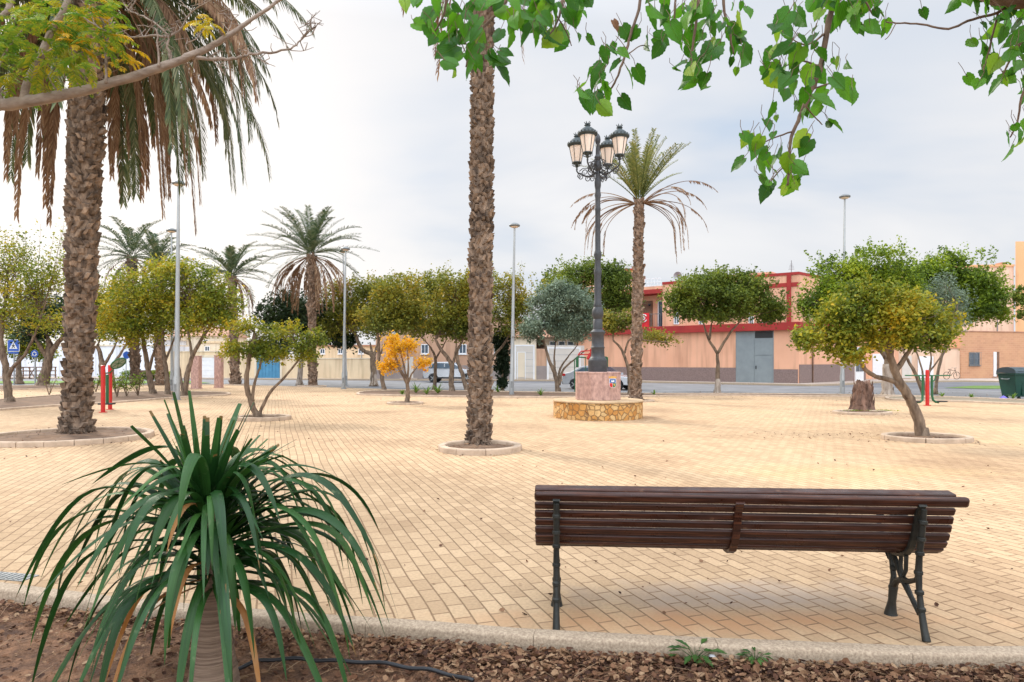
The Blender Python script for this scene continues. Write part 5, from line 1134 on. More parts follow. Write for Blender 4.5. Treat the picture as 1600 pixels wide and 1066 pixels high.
# ------------------------------------------------------------------ bin and bag
def bin_():
    g = gp(1592,622,-.12); g = Vector((at(1572,600,28.9).x, 28.9, -.12)); root = thing('waste_container', 'large dark green wheeled waste container by the road at the right edge', 'waste container', g)
    W = 1.9
    mb = MB(); mb.add([(.12,-.42,.18),(W-.12,-.42,.18),(W-.12,.42,.18),(.12,.42,.18),(0,-.52,1.12),(W,-.52,1.12),(W,.52,1.12),(0,.52,1.12)], [(0,3,2,1),(4,5,6,7),(0,1,5,4),(1,2,6,5),(2,3,7,6),(3,0,4,7)])
    for x in (.35,.65,.95,1.25,1.55): mb.box(x-.02,x+.02,-.50,-.40,.25,1.05)
    mb.build('tub', M['bin'], root, bevel=.03)
    mb = MB(); mb.box(-.04,W+.04,-.57,.57,1.12,1.18); mb.build('rim', M['bin'], root, bevel=.02)
    mb = MB(); K = 10; mb.add([(x, .58*math.cos(PI*i/K), 1.19+.26*math.sin(PI*i/K)**.7) for x in (-.02, W+.02) for i in range(K+1)], [(i,i+1,K+2+i,K+1+i) for i in range(K)]+[tuple(range(K,-1,-1)), tuple(range(K+1,2*K+2))])
    mb.tube([(.1,-.56,1.27),(W-.1,-.56,1.27)], .02, 8); mb.build('lid', M['binlid'], root, bevel=.015)
    for x in (.28,W-.28):
        for y in (-.36,.36):
            mb = MB(); mb.tube([(x-.03,y,.09),(x+.03,y,.09)], .09, 14); mb.build('wheel', M['rubber'], root)
    mb = MB(); mb.tube([(0,-.2,.95),(-.07,-.2,.93),(-.07,.2,.93),(0,.2,.95)], .02, 8); mb.build('side_handle', M['galv'], root)
    mb = MB(); mb.tube([(.1,-.75,.02),(.5,-.72,.16),(1.9,-.70,.17)], .018, 8); o = mb.build('foot_bar', M['galv'], root)
    mb = MB(); K = 12; rr = random.Random(4); mb.add([(.0,0,.26)]+[(r*math.cos(2*PI*k/K)*rr.uniform(.8,1.15), r*math.sin(2*PI*k/K)*rr.uniform(.8,1.1), z) for r,z in ((.06,.22),(.16,.14),(.22,.05),(.2,0)) for k in range(K)], [(0,1+k,1+(k+1)%K) for k in range(K)]+[(1+j*K+k,1+(j+1)*K+k,1+(j+1)*K+(k+1)%K,1+j*K+(k+1)%K) for j in range(3) for k in range(K)])
    b = at(1568,618,28.1); tag(mb.build('plastic_bag', M['purple'], None, loc=(b.x,28.1,-.12)), 'crumpled purple plastic bag on the ground beside the green container', 'bag')
bin_()

# ------------------------------------------------------------------ cars
def car(name, label, px, D, rz, paint='silver', L=4.35, H=1.6, W=1.8, kind='suv', group='cars on the street'):
    p = at(px, 600, D); root = thing(name, label, 'van' if kind=='van' else 'car', (p.x, D, -.12), rz, group)
    if kind == 'van': body = [(-.49,.2),(.49,.2),(.5,.45),(.46,.60),(.33,.66),(.25,.97),(.2,1.0),(-.47,1.0),(-.5,.9)]; gl = [(.27,.66),(.22,.93),(-.02,.93),(-.02,.66)]; roofz = .97
    elif kind == 'suv': body = [(-.49,.2),(.49,.2),(.5,.42),(.47,.55),(.26,.64),(.08,.95),(-.05,1.0),(-.32,.99),(-.42,.94),(-.49,.68),(-.5,.4)]; gl = [(.22,.66),(.06,.92),(-.30,.94),(-.41,.70)]; roofz = .97
    else: body = [(-.49,.2),(.49,.2),(.5,.40),(.46,.53),(.24,.62),(.08,.93),(-.06,1.0),(-.22,.97),(-.38,.72),(-.49,.66),(-.5,.4)]; gl = [(.19,.64),(.055,.89),(-.20,.91),(-.33,.68)]; roofz = .97
    wr = .205*H if kind != 'van' else .18*H
    wx = (-.31*L, .32*L)
    def arch(cx):
        return [(cx+(wr+.05)*math.cos(t), wr+(wr+.05)*math.sin(t)) for t in [PI-PI*i/8 for i in range(9)]]
    low = [(-.49*L,.2*H)]
    for cx in wx: low += [q for q in arch(cx) if q[1] > .2*H*.5]
    prof = low + [(x*L,z*H) for x,z in body[1:]]
    mb = MB(); n = len(prof)
    def yw(z): return W/2*(1 if z < .62*H else 1-.20*(z/H-.62)/.38)
    vs = [(x,s*yw(z),z) for s in (-1,1) for x,z in prof]
    # triangulated sides through quads to the mirrored side are simple: two side n-gons and a strip
    mb.add(vs, [tuple(range(n)), tuple(range(2*n-1,n-1,-1))]+[(i,n+i,n+(i+1)%n,(i+1)%n) for i in range(n)])
    b = mb.build('body', M[paint], root, bevel=.04, smooth='auto')
    g = [(x*L,z*H) for x,z in gl]
    for s in (-1,1):
        mb = MB(); mb.add([(x,s*(yw(z)+.006),z) for x,z in g], [(0,1,2,3)] if s > 0 else [(3,2,1,0)]); mb.build('side_window', M['glass'], root)
        mb = MB(); xm = (g[0][0]*.4+g[3][0]*.6)+.25; mb.obox((xm,s*(yw(.78*H)+.004),.78*H), (.03,0,0), (0,.008,0), (0,-s*.028,.135*H)); mb.build('door_pillar', M[paint], root)
        mb = MB(); mb.box(-.02,.12,s*W/2-.0*s-.0, s*(W/2+.03), .52*H,.545*H); mb.build('door_handle', M['black'], root)
        mb = MB(); mb.box(.19*L,.24*L,min(s*(W/2-.02),s*(W/2+.16)),max(s*(W/2-.02),s*(W/2+.16)),.60*H,.69*H); mb.build('mirror', M[paint], root, bevel=.02)
        mb = MB(); mb.box(-.28*L,.26*L,min(s*W/2,s*(W/2+.02)),max(s*W/2,s*(W/2+.02)),.2*H,.27*H); mb.build('sill_trim', M['black'], root)
        for cx in wx:
            mb = MB(); mb.tube([(cx,s*(W/2-.22),wr),(cx,s*(W/2-.02),wr),(cx,s*(W/2-.0),wr)], [wr,wr,wr*.93], 22); w_ = mb.build('wheel', M['rubber'], root, smooth='auto')
            mb = MB(); mb.tube([(cx,s*(W/2-.03),wr),(cx,s*(W/2+.012),wr)], [wr*.30,wr*.26], 12)
            for k in range(5):
                a = 2*PI*k/5; mb.obox((cx+.42*wr*math.cos(a),s*(W/2+.004),wr+.42*wr*math.sin(a)), Vector((math.cos(a),0,math.sin(a)))*wr*.30, Vector((-math.sin(a),0,math.cos(a)))*wr*.09, (0,.008,0))
            mb.build('rim', M['galv'], w_)
    # windscreen, rear window, lights
    def slope(a, c, inset, name, mat):
        (x0,z0),(x1,z1) = a, c; x0*=L; x1*=L; z0*=H; z1*=H; dx,dz = z1-z0, -(x1-x0); nn = math.hypot(dx,dz); sg = 1 if x0 > 0 else -1
        ox, oz = abs(dx)/nn*.012*sg, abs(dz)/nn*.012
        mb = MB(); ya, yb = yw(z0)-inset, yw(z1)-inset
        mb.add([(x0+ox,-ya,z0+oz),(x0+ox,ya,z0+oz),(x1+ox,yb,z1+oz),(x1+ox,-yb,z1+oz)], [(0,1,2,3)]); mb.build(name, M[mat], root)
    i0 = body.index((.26,.64)) if kind=='suv' else (body.index((.24,.62)) if kind=='sedan' else body.index((.33,.66)))
    slope(body[i0], body[i0+1], .12, 'windscreen', 'glass')
    if kind != 'van': slope(body[-2 if kind=='suv' else 8], body[-3 if kind=='suv' else 7], .14, 'rear_window', 'glass')
    for s in (-1,1):
        mb = MB(); mb.box(.44*L,.492*L,min(s*W*.28,s*W*.47),max(s*W*.28,s*W*.47),.44*H,.54*H); mb.build('headlight', M['opal'], root, bevel=.02)
        mb = MB(); mb.box(-.503*L,-.45*L,min(s*W*.3,s*(W*.5+.008)),max(s*W*.3,s*(W*.5+.008)),.56*H,.66*H); mb.build('tail_light', M['gymred'], root, bevel=.015)
    mb = MB(); mb.box(.47*L,.512*L,-W*.42,W*.42,.2*H,.34*H); mb.box(-.512*L,-.47*L,-W*.42,W*.42,.2*H,.34*H); mb.build('bumper', M['black'], root, bevel=.02)
    return root
car('parked_car', 'silver sport utility car parked behind the autumn trees, nose hidden by the middle palm', 706, 54, R(-6), kind='suv', H=1.66)
car('parked_car', 'pale grey sedan on the road behind the marble plinth', 939, 40.5, R(-30), kind='sedan', H=1.45, L=4.4)
car('parked_car', 'white van far off seen between the thick palm and the red posts', 146, 82, R(10), paint='carwhite', kind='van', L=4.4, H=1.85)
car('parked_car', 'white hatchback far off beyond the hedge right of the red posts', 206, 84, R(5), paint='carwhite', kind='suv', L=4.0, H=1.5)

# ------------------------------------------------------------------ buildings
class Fac:
    """a straight facade: local x runs along the front, y goes into the house"""
    def __init__(s, name, label, p0, p1, cat='house', group=None):
        s.p0 = Vector((p0[0],p0[1],0)); s.p1 = Vector((p1[0],p1[1],0)); d = s.p1-s.p0; s.L = d.length; s.u = d/s.L
        s.root = thing(name, label, cat, s.p0, math.atan2(d.y,d.x), group)
    def fx(s, px):
        q = (px-CX)/F       # solve (p0+u t).x = q*(p0+u t).y
        return (q*s.p0.y - s.p0.x)/(s.u.x - q*s.u.y)
    def d(s, px): return (s.p0+s.u*s.fx(px)).y
    def z(s, px, py): return CH-(py-HZ)/F*s.d(px)
    def box(s, name, mat, x0, x1, z0, z1, y0=-.0, y1=6, bevel=0, par=None):
        mb = MB(); mb.box(x0,x1,y0,y1,z0,z1); return mb.build(name, M[mat], par or s.root, bevel=bevel)
    def pbox(s, name, mat, px0, py0, px1, py1, y0, y1, par=None, bevel=0):
        pm_ = (px0+px1)/2; return s.box(name, mat, s.fx(px0), s.fx(px1), s.z(pm_,py1), s.z(pm_,py0), y0, y1, bevel, par)
    def window(s, px0, py0, px1, py1, frame='white', bars=1, sill=True, y=0.0, grid=False):
        pm_ = (px0+px1)/2; x0,x1 = s.fx(px0), s.fx(px1); z0,z1 = s.z(pm_,py1), s.z(pm_,py0); f = .07
        mb = MB(); mb.box(x0,x0+f,y-.05,y+.02,z0,z1); mb.box(x1-f,x1,y-.05,y+.02,z0,z1); mb.box(x0+f,x1-f,y-.05,y+.02,z1-f,z1); mb.box(x0+f,x1-f,y-.05,y+.02,z0,z0+f)
        for i in range(bars):
            xm = x0+(x1-x0)*(i+1)/(bars+1); mb.box(xm-.025,xm+.025,y-.045,y+.02,z0+f,z1-f)
        w = mb.build('window', M[frame], s.root)
        s.box('pane', 'glass', x0+.01, x1-.01, z0+.01, z1-.01, y-.02, y+.015, par=w)
        if sill: s.box('sill', frame, x0-.06, x1+.06, z0-.09, z0-.005, y-.1, y+.01, par=w)
        if grid:
            g = MB(); n = int((x1-x0)/.16)
            for i in range(n+1): xx = x0-.05+(x1-x0+.1)*i/n; g.tube([(xx,y-.16,z0-.05),(xx,y-.16,z1+.05)], .012, 4)
            for zz_ in (z0,(z0+z1)/2,z1): g.tube([(x0-.07,y-.16,zz_),(x1+.07,y-.16,zz_)], .014, 4)
            g.build('window_grille', M['galv_dk'], w)
        return w

# long white wall far left
f = Fac('white_wall', 'long white wall beyond the road at far left', gp(-260,587.5), gp(262,588.5), 'wall')
H = 3.2; x = 0
f.box('wall', 'whitewall', 0, f.L, -.12, H, 0, 4)
mb = MB()
for i in range(int(f.L/3)+1): mb.box(i*3-.12+.1,i*3+.12+.1,-.08,-.003,-.1,H+.1)
mb.build('pilasters', M['whitewall'], f.root)
f.box('coping', 'cream2', -.1, f.L, H+.003, H+.12, -.12, 4.1)
# wooden trestles far left
root = thing('wooden_fence', 'rustic brown wooden trestle fence before the white wall at far left', 'fence', (gp(22,590).x, 64, -.1))
mb = MB()
for i in range(9): mb.tube([(i*.62,0,0),(i*.62,0,1.15)], .06, 7)
for z_ in (.35,.75,1.1): mb.tube([(-.1,-.07,z_),(5.1,-.07,z_+.03)], .05, 7)
mb.build('rails', M['wood'], root)
mb = MB()
for i in range(0,8,2): mb.tube([(i*.62,-.12,.1),(i*.62+.6,-.12,1.1)], .045, 6); mb.tube([(i*.62+.6,-.16,.1),(i*.62,-.16,1.1)], .045, 6)
mb.build('cross_braces', M['wood'], root)
root = thing('street_bench', 'dark low bench on the grass left of the red posts', 'bench', (gp(144,596).x, 60, -.08))
mb = MB(); mb.box(-.95,.95,-.2,.25,.42,.47); mb.build('seat', M['wood'], root); mb = MB(); mb.box(-.95,.95,.27,.31,.52,.86); mb.build('backrest', M['wood'], root)
for s_ in (-1,1):
    mb = MB(); mb.box(s_*.8-.04,s_*.8+.04,-.18,.27,0,.42); mb.build('leg', M['black'], root)

# cream wall with blue gate
f = Fac('garden_wall', 'long cream boundary wall with a blue gate and a pale door', gp(250,589.5), gp(585,592), 'wall')
def zt(px, py): return f.z(px,py)
xa, xb, xc = f.fx(345), f.fx(401), f.fx(438)
f.box('wall', 'cream', 0, xa, -.12, zt(300,550), 0, .3)
f.box('wall', 'cream', xa+.002, xb, -.12, zt(370,556), 0, .3)
f.box('wall', 'cream', xc, f.L, -.12, zt(510,561), 0, .3)
f.box('coping', 'cream2', -.05, xa+.03, zt(300,550)+.002, zt(300,550)+.09, -.05, .35)
f.box('coping', 'cream2', xc-.03, f.L, zt(510,561)+.002, zt(510,561)+.08, -.05, .35)
g_ = f.box('gate', 'bluedoor', xb+.01, xc-.01, -.1, zt(420,555), .05, .15)
mb = MB()
for i in range(7): xx = xb+(xc-xb)*(i+.5)/7; mb.box(xx-.03,xx+.03,.02,.047,0,zt(420,555)-.1)
mb.build('ribs', M['bluedoor'], g_)
f.box('gatepost', 'cream2', xb-.22, xb, -.12, zt(420,552), -.06, .36); f.box('gatepost', 'cream2', xc, xc+.22, -.12, zt(420,552), -.06, .36)
w_ = f.pbox('door', 'white', 314, 559, 336, 590.4, -.05, .28); f.pbox('lintel', 'cream2', 312, 555, 338, 558.7, -.09, .29)
mb = MB(); c0 = f.fx(314.6); c1 = f.fx(335.4)
for i in range(4): za = .2+.5*i; mb.box(c0+.12,c1-.12,-.07,-.052,za,za+.4)
mb.build('panels', M['white'], w_)
# cream house behind the wall
f = Fac('house', 'pale cream two part house showing above the cream wall near the twin lamps', (at(488,560,74).x,74), (at(588,560,74).x,74))
f.box('wall', 'cream', 0, f.L, -.1, f.z(530,541), 0, 7); f.box('roof', 'rooftile' if 'rooftile' in M else 'rooft', -.2, f.L+.2, f.z(530,541)+.002, f.z(530,539), -.25, 7.2)
f.window(500,545,508,553); f.window(528,545,536,553); f.window(560,545,568,553)
mb = MB(); mb.tube([(f.fx(565),-.06,-.1),(f.fx(565),-.06,f.z(530,541))], .05, 6); mb.build('drainpipe', M['galv'], f.root)
f = Fac('house', 'cream house with flat roof and balcony box above the pale door', (at(312,560,76).x,76), (at(400,560,76).x,76))
f.box('wall', 'cream2', 0, f.L, -.1, f.z(350,536), 0, 7); f.box('parapet', 'cream', -.1, f.L+.1, f.z(350,536)+.002, f.z(350,533), -.15, 7.1)
f.window(320,541,328,549); f.window(352,541,360,549); f.box('balcony', 'cream', f.fx(325), f.fx(350), f.z(340,554), f.z(340,550), -.9, -.002)
f = Fac('house', 'distant house with brown tiled roof behind the wide V tree', (at(262,560,98).x,98), (at(352,560,98).x,98))
f.box('wall', 'cream2', 0, f.L, -.1, f.z(300,525), 0, 8)
mb = MB(); z0, z1 = f.z(300,525)+.003, f.z(300,508); mb.add([(-.4,-.4,z0),(f.L+.4,-.4,z0),(f.L+.4,8.4,z0),(-.4,8.4,z0),(.8,4,z1),(f.L-.8,4,z1)], [(0,1,5,4),(1,2,5),(2,3,4,5),(3,0,4),(0,3,2,1)]); mb.build('roof', M['rooft'], f.root)
f.window(282,531,290,541); f.window(318,531,326,541)
f = Fac('house', 'white distant house glimpsed above the cream wall behind the tall lamp', (at(170,560,92).x,92), (at(258,560,92).x,92))
f.box('wall', 'whitewall', 0, f.L, -.1, f.z(240,531), 0, 8); f.box('roof', 'cream2', -.2, f.L+.2, f.z(240,531)+.002, f.z(240,528.5), -.2, 8.2); f.window(244,536,251,545); f.window(215,536,223,545)

# tan house
f = Fac('house', 'tan house with grey base and white windows behind the silver car', gp(587,592), gp(799,593))
Ht = f.z(690,497)
f.box('wall', 'tan', 0, f.L, -.12, Ht, 0, 8); f.box('dado', 'greybase', -.01, f.L, -.12, f.z(690,571), -.03, -.003)
f.box('roof_cornice', 'cream2', -.15, f.L+.05, Ht+.003, Ht+.22, -.2, 8.2)
for a_ in (658,717,772): f.window(a_,538,a_+12,553,bars=1)
for a_ in (612,688,740): f.window(a_,506,a_+10,521,bars=1)
f.box('doorstep', 'sidewalk', f.fx(640)-.8, f.fx(640)+.8, -.1, .1, -.35, -.033)
for s_ in (0,):
    d_ = f.pbox('door', 'shutter', 634, 558, 646, 591.5, -.06, -.034)
# garage house
f = Fac('garage_house', 'low pale house with a ribbed garage shutter and clay roof right of the cypress', gp(800,593.2), gp(948,592.6))
Hg = f.z(820,527)
f.box('wall', 'cream2', 0, f.fx(838), -.12, Hg, 0, 7)
f.box('wall', 'tan', f.fx(838)+.003, f.fx(854), -.12, f.z(845,545), .02, 7)
f.box('wall', 'shutter', f.fx(854)+.003, f.L, -.12, f.z(880,540), 0, 7)
f.box('base_strip', 'greybase', f.fx(838)+.01, f.fx(854), -.1, f.z(845,572), -.02, .017)
for (a_,b_,c_,nm) in ((806,833,541,'small'),(857,905,545,'wide')):
    sh = f.pbox('garage_shutter', 'shutter', a_, c_, b_, 591.5, -.05, -.004); mb = MB(); xa_, xb_ = f.fx(a_), f.fx(b_); zt_ = f.z((a_+b_)/2,c_)
    for i in range(1,5): mb.box(xa_+.03,xb_-.03,-.062,-.052,zt_*i/5-.015,zt_*i/5+.015)
    mb.build('shutter_seams', M['galv'], sh)
    mb = MB(); mb.box(xa_-.12,xa_-.003,-.07,-.002,-.1,zt_+.12); mb.box(xb_+.003,xb_+.12,-.07,-.002,-.1,zt_+.12); mb.box(xa_-.003,xb_+.003,-.07,-.002,zt_+.003,zt_+.12); mb.build('shutter_frame', M['white'], sh)
d_ = f.pbox('wicket_door', 'cream2', 809, 551, 820, 589.5, -.075, -.064)
mb = MB(); x0_,x1_ = f.fx(809),f.fx(820); zt_ = f.z(815,551); mb.box(x0_-.06,x0_-.002,-.085,-.064,0,zt_+.06); mb.box(x1_+.002,x1_+.06,-.085,-.064,0,zt_+.06); mb.box(x0_-.002,x1_+.002,-.085,-.064,zt_+.002,zt_+.06); mb.build('door_frame', M['white'], d_)
for a_ in (862,876,890,904,918): f.window(a_,532.5,a_+11,540,sill=False,bars=0,y=1.0)
f.box('upper_wall', 'cream2', f.fx(854)+.003, f.L, f.z(880,540)+.003, f.z(880,528), 1.0, 7)
mb = MB(); z0, z1 = Hg+.003, f.z(830,508); L_ = f.L; mb.add([(-.3,-.3,z0),(L_,-.3,z0),(L_,7,z0),(-.3,7,z0),(.4,3.5,z1),(L_-.4,3.5,z1)], [(0,1,5,4),(1,2,5),(2,3,4,5),(3,0,4),(0,3,2,1)]); mb.build('roof', M['rooft'], f.root)

# pink building: front A-B and side B-C share one mass
f = Fac('pink_building', 'pink two storey corner building with dark red bands and a grey garage door', A, B, 'building')
zb0, zb1, zr = 3.86, 4.42, 8.05
ang = Vector((C.x-B.x, C.y-B.y, 0)); ca = math.cos(-f.root.rotation_euler.z); sa = math.sin(-f.root.rotation_euler.z)
BC = (f.L + ang.x*ca - ang.y*sa, ang.x*sa + ang.y*ca)       # C in local coordinates
xl = f.fx(1035)
def mass(name, mat, x0, z0, z1, o=0.0, front=0.0, back=14):
    dx, dy = BC[0]-f.L, BC[1]; n = math.hypot(dx,dy); nx, ny = dy/n*o, -dx/n*o
    mb = MB(); mb.slab([(x0,front-o),(f.L+nx*.4,-o),(BC[0]+nx,BC[1]+ny),(BC[0]-6,BC[1]+10),(x0,back)], z0, z1); return mb.build(name, M[mat], f.root)
mass('ground_floor_wall', 'peach', 0, -.12, zb0)
mass('upper_wall', 'peach', xl, zb1+.004, zr-.2)
f.box('upper_wall', 'peach', 0, xl-.004, zb1+.004, 7.15, 1.3, 10)
mass('red_band', 'redpaint', -.05, zb0+.003, zb1, .35)
mass('parapet_cap', 'redpaint', xl, zr-.197, zr, .06)
# upper red stripe, pilasters, dado
f.box('red_stripe', 'redpaint', xl+1.5, f.L-.02, 7.0, 7.3, -.05, -.004)
for a_ in (1229.5,): f.box('pilaster', 'redpaint', f.fx(a_), f.fx(a_+7), zb1+.01, zr-.2, -.09, -.052)
f.box('balcony_roof', 'redpaint', -.1, xl-.003, 7.154, 7.5, -.2, 10)
f.box('roof_terrace_wall', 'peach', -.1, xl-.003, 7.503, 7.75, -.1, 9.9)
mb = MB(); 
for i in range(29): xx = .1+(xl-.2)*i/28; mb.tube([(xx,-.05,7.75),(xx,-.05,8.4)], .018, 5)
for zz_ in (7.82,8.1,8.4): mb.tube([(.1,-.05,zz_),(xl-.1,-.05,zz_)], .025, 5)
mb.build('terrace_railing', M['white'], f.root)
mb = MB(); x1_ = xl-.1
for i in range(31): xx = .1+(x1_-.1)*i/30; mb.tube([(xx,-.2,zb1),(xx,-.2,zb1+1.05)], .012, 4)
mb.tube([(.1,-.2,zb1+1.05),(x1_,-.2,zb1+1.05)], .025, 5); mb.build('balcony_railing', M['galv_dk'], f.root)
w0 = f.fx(1018); dd = f.box('balcony_door', 'white', w0, w0+1.1, zb1+.01, 6.7, 1.2, 1.297); f.box('door_glass', 'glass', w0+.1, w0+.5, zb1+.1, 6.6, 1.17, 1.198, par=dd); f.box('door_curtain', 'bluedoor', w0+.6, w0+1.0, zb1+.1, 6.6, 1.17, 1.198, par=dd)
w0 = f.fx(992); dd = f.box('balcony_door', 'wood', w0, w0+1.0, zb1+.01, 6.7, 1.2, 1.297)
mb = MB(); mb.tube([(f.fx(1006),1.25,6.3),(f.fx(1006)+.1,.9,6.4)], .04, 6); mb.lathe([(.05,0),(.14,.12),(.12,.22),(0,.24)], 10, (f.fx(1006)+.1,.85,6.2)); mb.build('wall_lamp', M['black'], f.root)
xd = f.fx(1248); gx0, gx1 = f.fx(1150), f.fx(1209)
f.box('dado', 'dado', 0, gx0-.003, -.12, 1.1, -.05, -.003)
f.box('dado', 'dado', gx1+.003, f.L-.05, -.12, 1.0, -.05, -.003)
gd = f.box('garage_door', 'greydoor', gx0, gx1, -.1, zb0-.02, -.045, -.004)
xm = (gx0+gx1)/2
f.box('wicket', 'greydoor', xm+.02, gx1-.1, .0, 2.0, -.075, -.048, par=gd, bevel=.006); f.box('left_leaf', 'greydoor', gx0+.08, xm-.02, .0, 3.3, -.07, -.048, par=gd, bevel=.006); f.box('upper_leaf', 'greydoor', xm+.02, gx1-.1, 2.05, 3.25, -.075, -.048, par=gd, bevel=.006)
f.box('vent', 'black', xm+.05, gx1-.05, 3.32, zb0-.05, -.065, -.048, par=gd); f.box('handle', 'black', xm+.1, xm+.16, 1.0, 1.25, -.12, -.078, par=gd)
for a_ in (1053,1092,1170,1190): f.window(a_,488,a_+8,507,sill=False)
f.box('roof_hut', 'peach', f.fx(1118), f.fx(1188), zr+.004, zr+.55, 3, 8)
mb = MB(); q = f.fx(1052); mb.tube([(q,1,zr),(q,1,zr+.5)], .03, 5)
K = 14; vs = [(q,1,zr+.45)]+[(q+.38*math.cos(2*PI*i/K),.85,zr+.5+.38*math.sin(2*PI*i/K)) for i in range(K)]; mb.add(vs, [(0,1+i,1+(i+1)%K) for i in range(K)]); mb.build('satellite_dish', M['galv'], f.root)
for a_,h_ in ((1225,.95),(1160,.5)):
    mb = MB(); q = f.fx(a_); mb.tube([(q,2,zr),(q,2,zr+h_+.2)], .025, 5)
    for i in range(5): mb.tube([(q-.22+.03*i,2-.0,zr+h_*.5+.1*i),(q+.22-.03*i,2,zr+h_*.5+.1*i)], .012, 4)
    mb.build('antenna', M['galv_dk'], f.root)
# banner
mb = MB(); bx = f.fx(1000); K = 10
mb.add([(bx+1.0*i/K, -.32-.03*math.sin(i*1.3), z_) for z_ in (zb1-.55, zb1+1.15) for i in range(K+1)], [(i,i+1,K+2+i,K+1+i) for i in range(K)])
o = mb.build('banner', M['banner'], None); o.location = f.p0; o.rotation_euler = (0,0,f.root.rotation_euler.z); tag(o, 'red cloth banner with a white ring mark hung on the balcony rail', 'banner')
mb = MB(); K = 20; mb.tube([(bx+.52+.30*math.cos(.6+5.2*i/K), -.40, zb1+.72+.30*math.sin(.6+5.2*i/K)) for i in range(K+1)], .045, 6); mb.tube([(bx+.52+.11*math.cos(6.2*i/K), -.40, zb1+.72+.11*math.sin(6.2*i/K)) for i in range(K+1)], .045, 6); mb.build('white_ring', M['white'], o)
# side wall details B-C as children in world-aligned frame of that side
s2 = Fac('tmp', 'tmp', B, C); bpy.data.objects.remove(s2.root)
def onside(mb, name, mat, par=None):
    a2 = math.atan2(s2.u.y,s2.u.x); o = mb.build(name, M[mat], None); o.parent = par or f.root
    if par is None:
        o.rotation_euler = (0,0,a2-f.root.rotation_euler.z); o.location = (f.L,0,0)
    return o
mb = MB(); mb.box(.05,s2.fx(1334),-.05,-.003,-.12,1.35); mb.box(s2.fx(1349),s2.L-.02,-.05,-.003,-.12,1.35); onside(mb,'dado','dado')
mb = MB(); mb.tube([(s2.fx(1268),-.1,-.1),(s2.fx(1268),-.1,zb0)], .05, 6); onside(mb,'drainpipe','wood')
mb = MB(); x0_,x1_ = s2.fx(1335),s2.fx(1348); mb.box(x0_,x1_,-.08,-.003,-.1,2.75); dr_ = onside(mb,'door','white')
mb = MB(); 
for i in range(2):
    for (za,zb_) in ((.75,1.6),(1.7,2.6)): mb.box(x0_+.12+i*(x1_-x0_-.1)/2, x0_+.02+(i+1)*(x1_-x0_-.1)/2, -.10,-.083,za,zb_)
onside(mb,'door_glass','glass',dr_)
for a_ in (1266,1300,1326):
    mb = MB(); x0_ = s2.fx(a_); mb.box(x0_,x0_+.8,-.06,-.003,5.0,6.4); w_ = onside(mb,'window','white'); mb = MB(); mb.box(x0_+.08,x0_+.72,-.075,-.063,5.08,6.32); onside(mb,'pane','glass',w_)

# pale garage house right
f = Fac('garage_house', 'pale peach single storey garage house behind the grey olive at right', gp(1353,592.3), gp(1500,591.6))
f.box('wall', 'peach', 0, f.fx(1404), -.12, f.z(1380,528), 0, 7)
f.box('wall', 'peach_lt', f.fx(1404)+.004, f.L, -.12, f.z(1450,545), .02, 7)
f.box('parapet', 'orange', f.fx(1463), f.L-.6, f.z(1480,545)+.003, f.z(1480,539), .1, .5)
for (a_,b_,t_) in ((1363,1385,553),(1409,1424,556),(1434,1458,557)):
    f.pbox('garage_door', 'white' if a_ != 1409 else 'shutter', a_, t_, b_, 591, -.04, -.004 if a_ == 1363 else .016)
f.box('coping', 'rooft', f.fx(1404)+.01, f.L, f.z(1430,545)+.004-.0, f.z(1430,544), -.05, .09)
# parked bicycle before it
def bicycle():
    D = 58.5; p = at(1487,585,D); root = thing('bicycle', 'dark bicycle leaning against the pale peach garage house', 'bicycle', (p.x,D,0), R(8))
    for x_ in (-.5,.5):
        mb = MB(); K = 22; mb.tube([(x_+.32*math.cos(2*PI*i/K),0,.33+.32*math.sin(2*PI*i/K)) for i in range(K+1)], .022, 5, cap=False)
        for i in range(0,K,3): mb.tube([(x_,0,.33),(x_+.31*math.cos(2*PI*i/K),0,.33+.31*math.sin(2*PI*i/K))], .004, 3)
        mb.build('wheel', M['rubber'], root)
    mb = MB()
    for q in ([(-.5,.33),(-.18,.78)],[(-.18,.78),(.33,.80)],[(.33,.80),(-.05,.33)],[(-.05,.33),(-.18,.78)],[(-.05,.33),(-.5,.33)],[(.5,.33),(.30,.98)]): mb.tube([(a_,0,b_) for a_,b_ in q], .02, 6)
    mb.build('frame', M['black'], root)
    mb = MB(); mb.box(-.32,-.06,-.06,.06,.86,.91); mb.tube([(-.18,0,.76),(-.19,0,.87)], .014, 5); mb.build('saddle', M['black'], root)
    mb = MB(); mb.tube([(.2,-.25,1.02),(.30,-.2,1.0),(.30,.2,1.0),(.2,.25,1.02)], .016, 6); mb.build('handlebar', M['galv_dk'], root)
bicycle()
# brick building
f = Fac('brick_building', 'single storey orange brick building with a barred window at right', gp(1500.5,591.4), gp(1760,589))
Hb = f.z(1540,519)
f.box('wall', 'brick', 0, f.L, -.12, Hb, 0, 9); f.box('coping', 'rooft', -.05, f.L, Hb+.003, Hb+.10, -.06, 9)
f.window(1514,551,1530,571,grid=True,frame='galv_dk'); d_ = f.pbox('door', 'white', 1552, 550, 1556.5, 588.5, -.05, -.003); f.pbox('door_recess', 'wood', 1556.7, 550, 1561, 588.5, -.03, -.003); f.box('step', 'sidewalk', f.fx(1550), f.fx(1563), -.1, .06, -.5, -.055)
f.window(1630,551,1650,571,grid=True,frame='galv_dk')
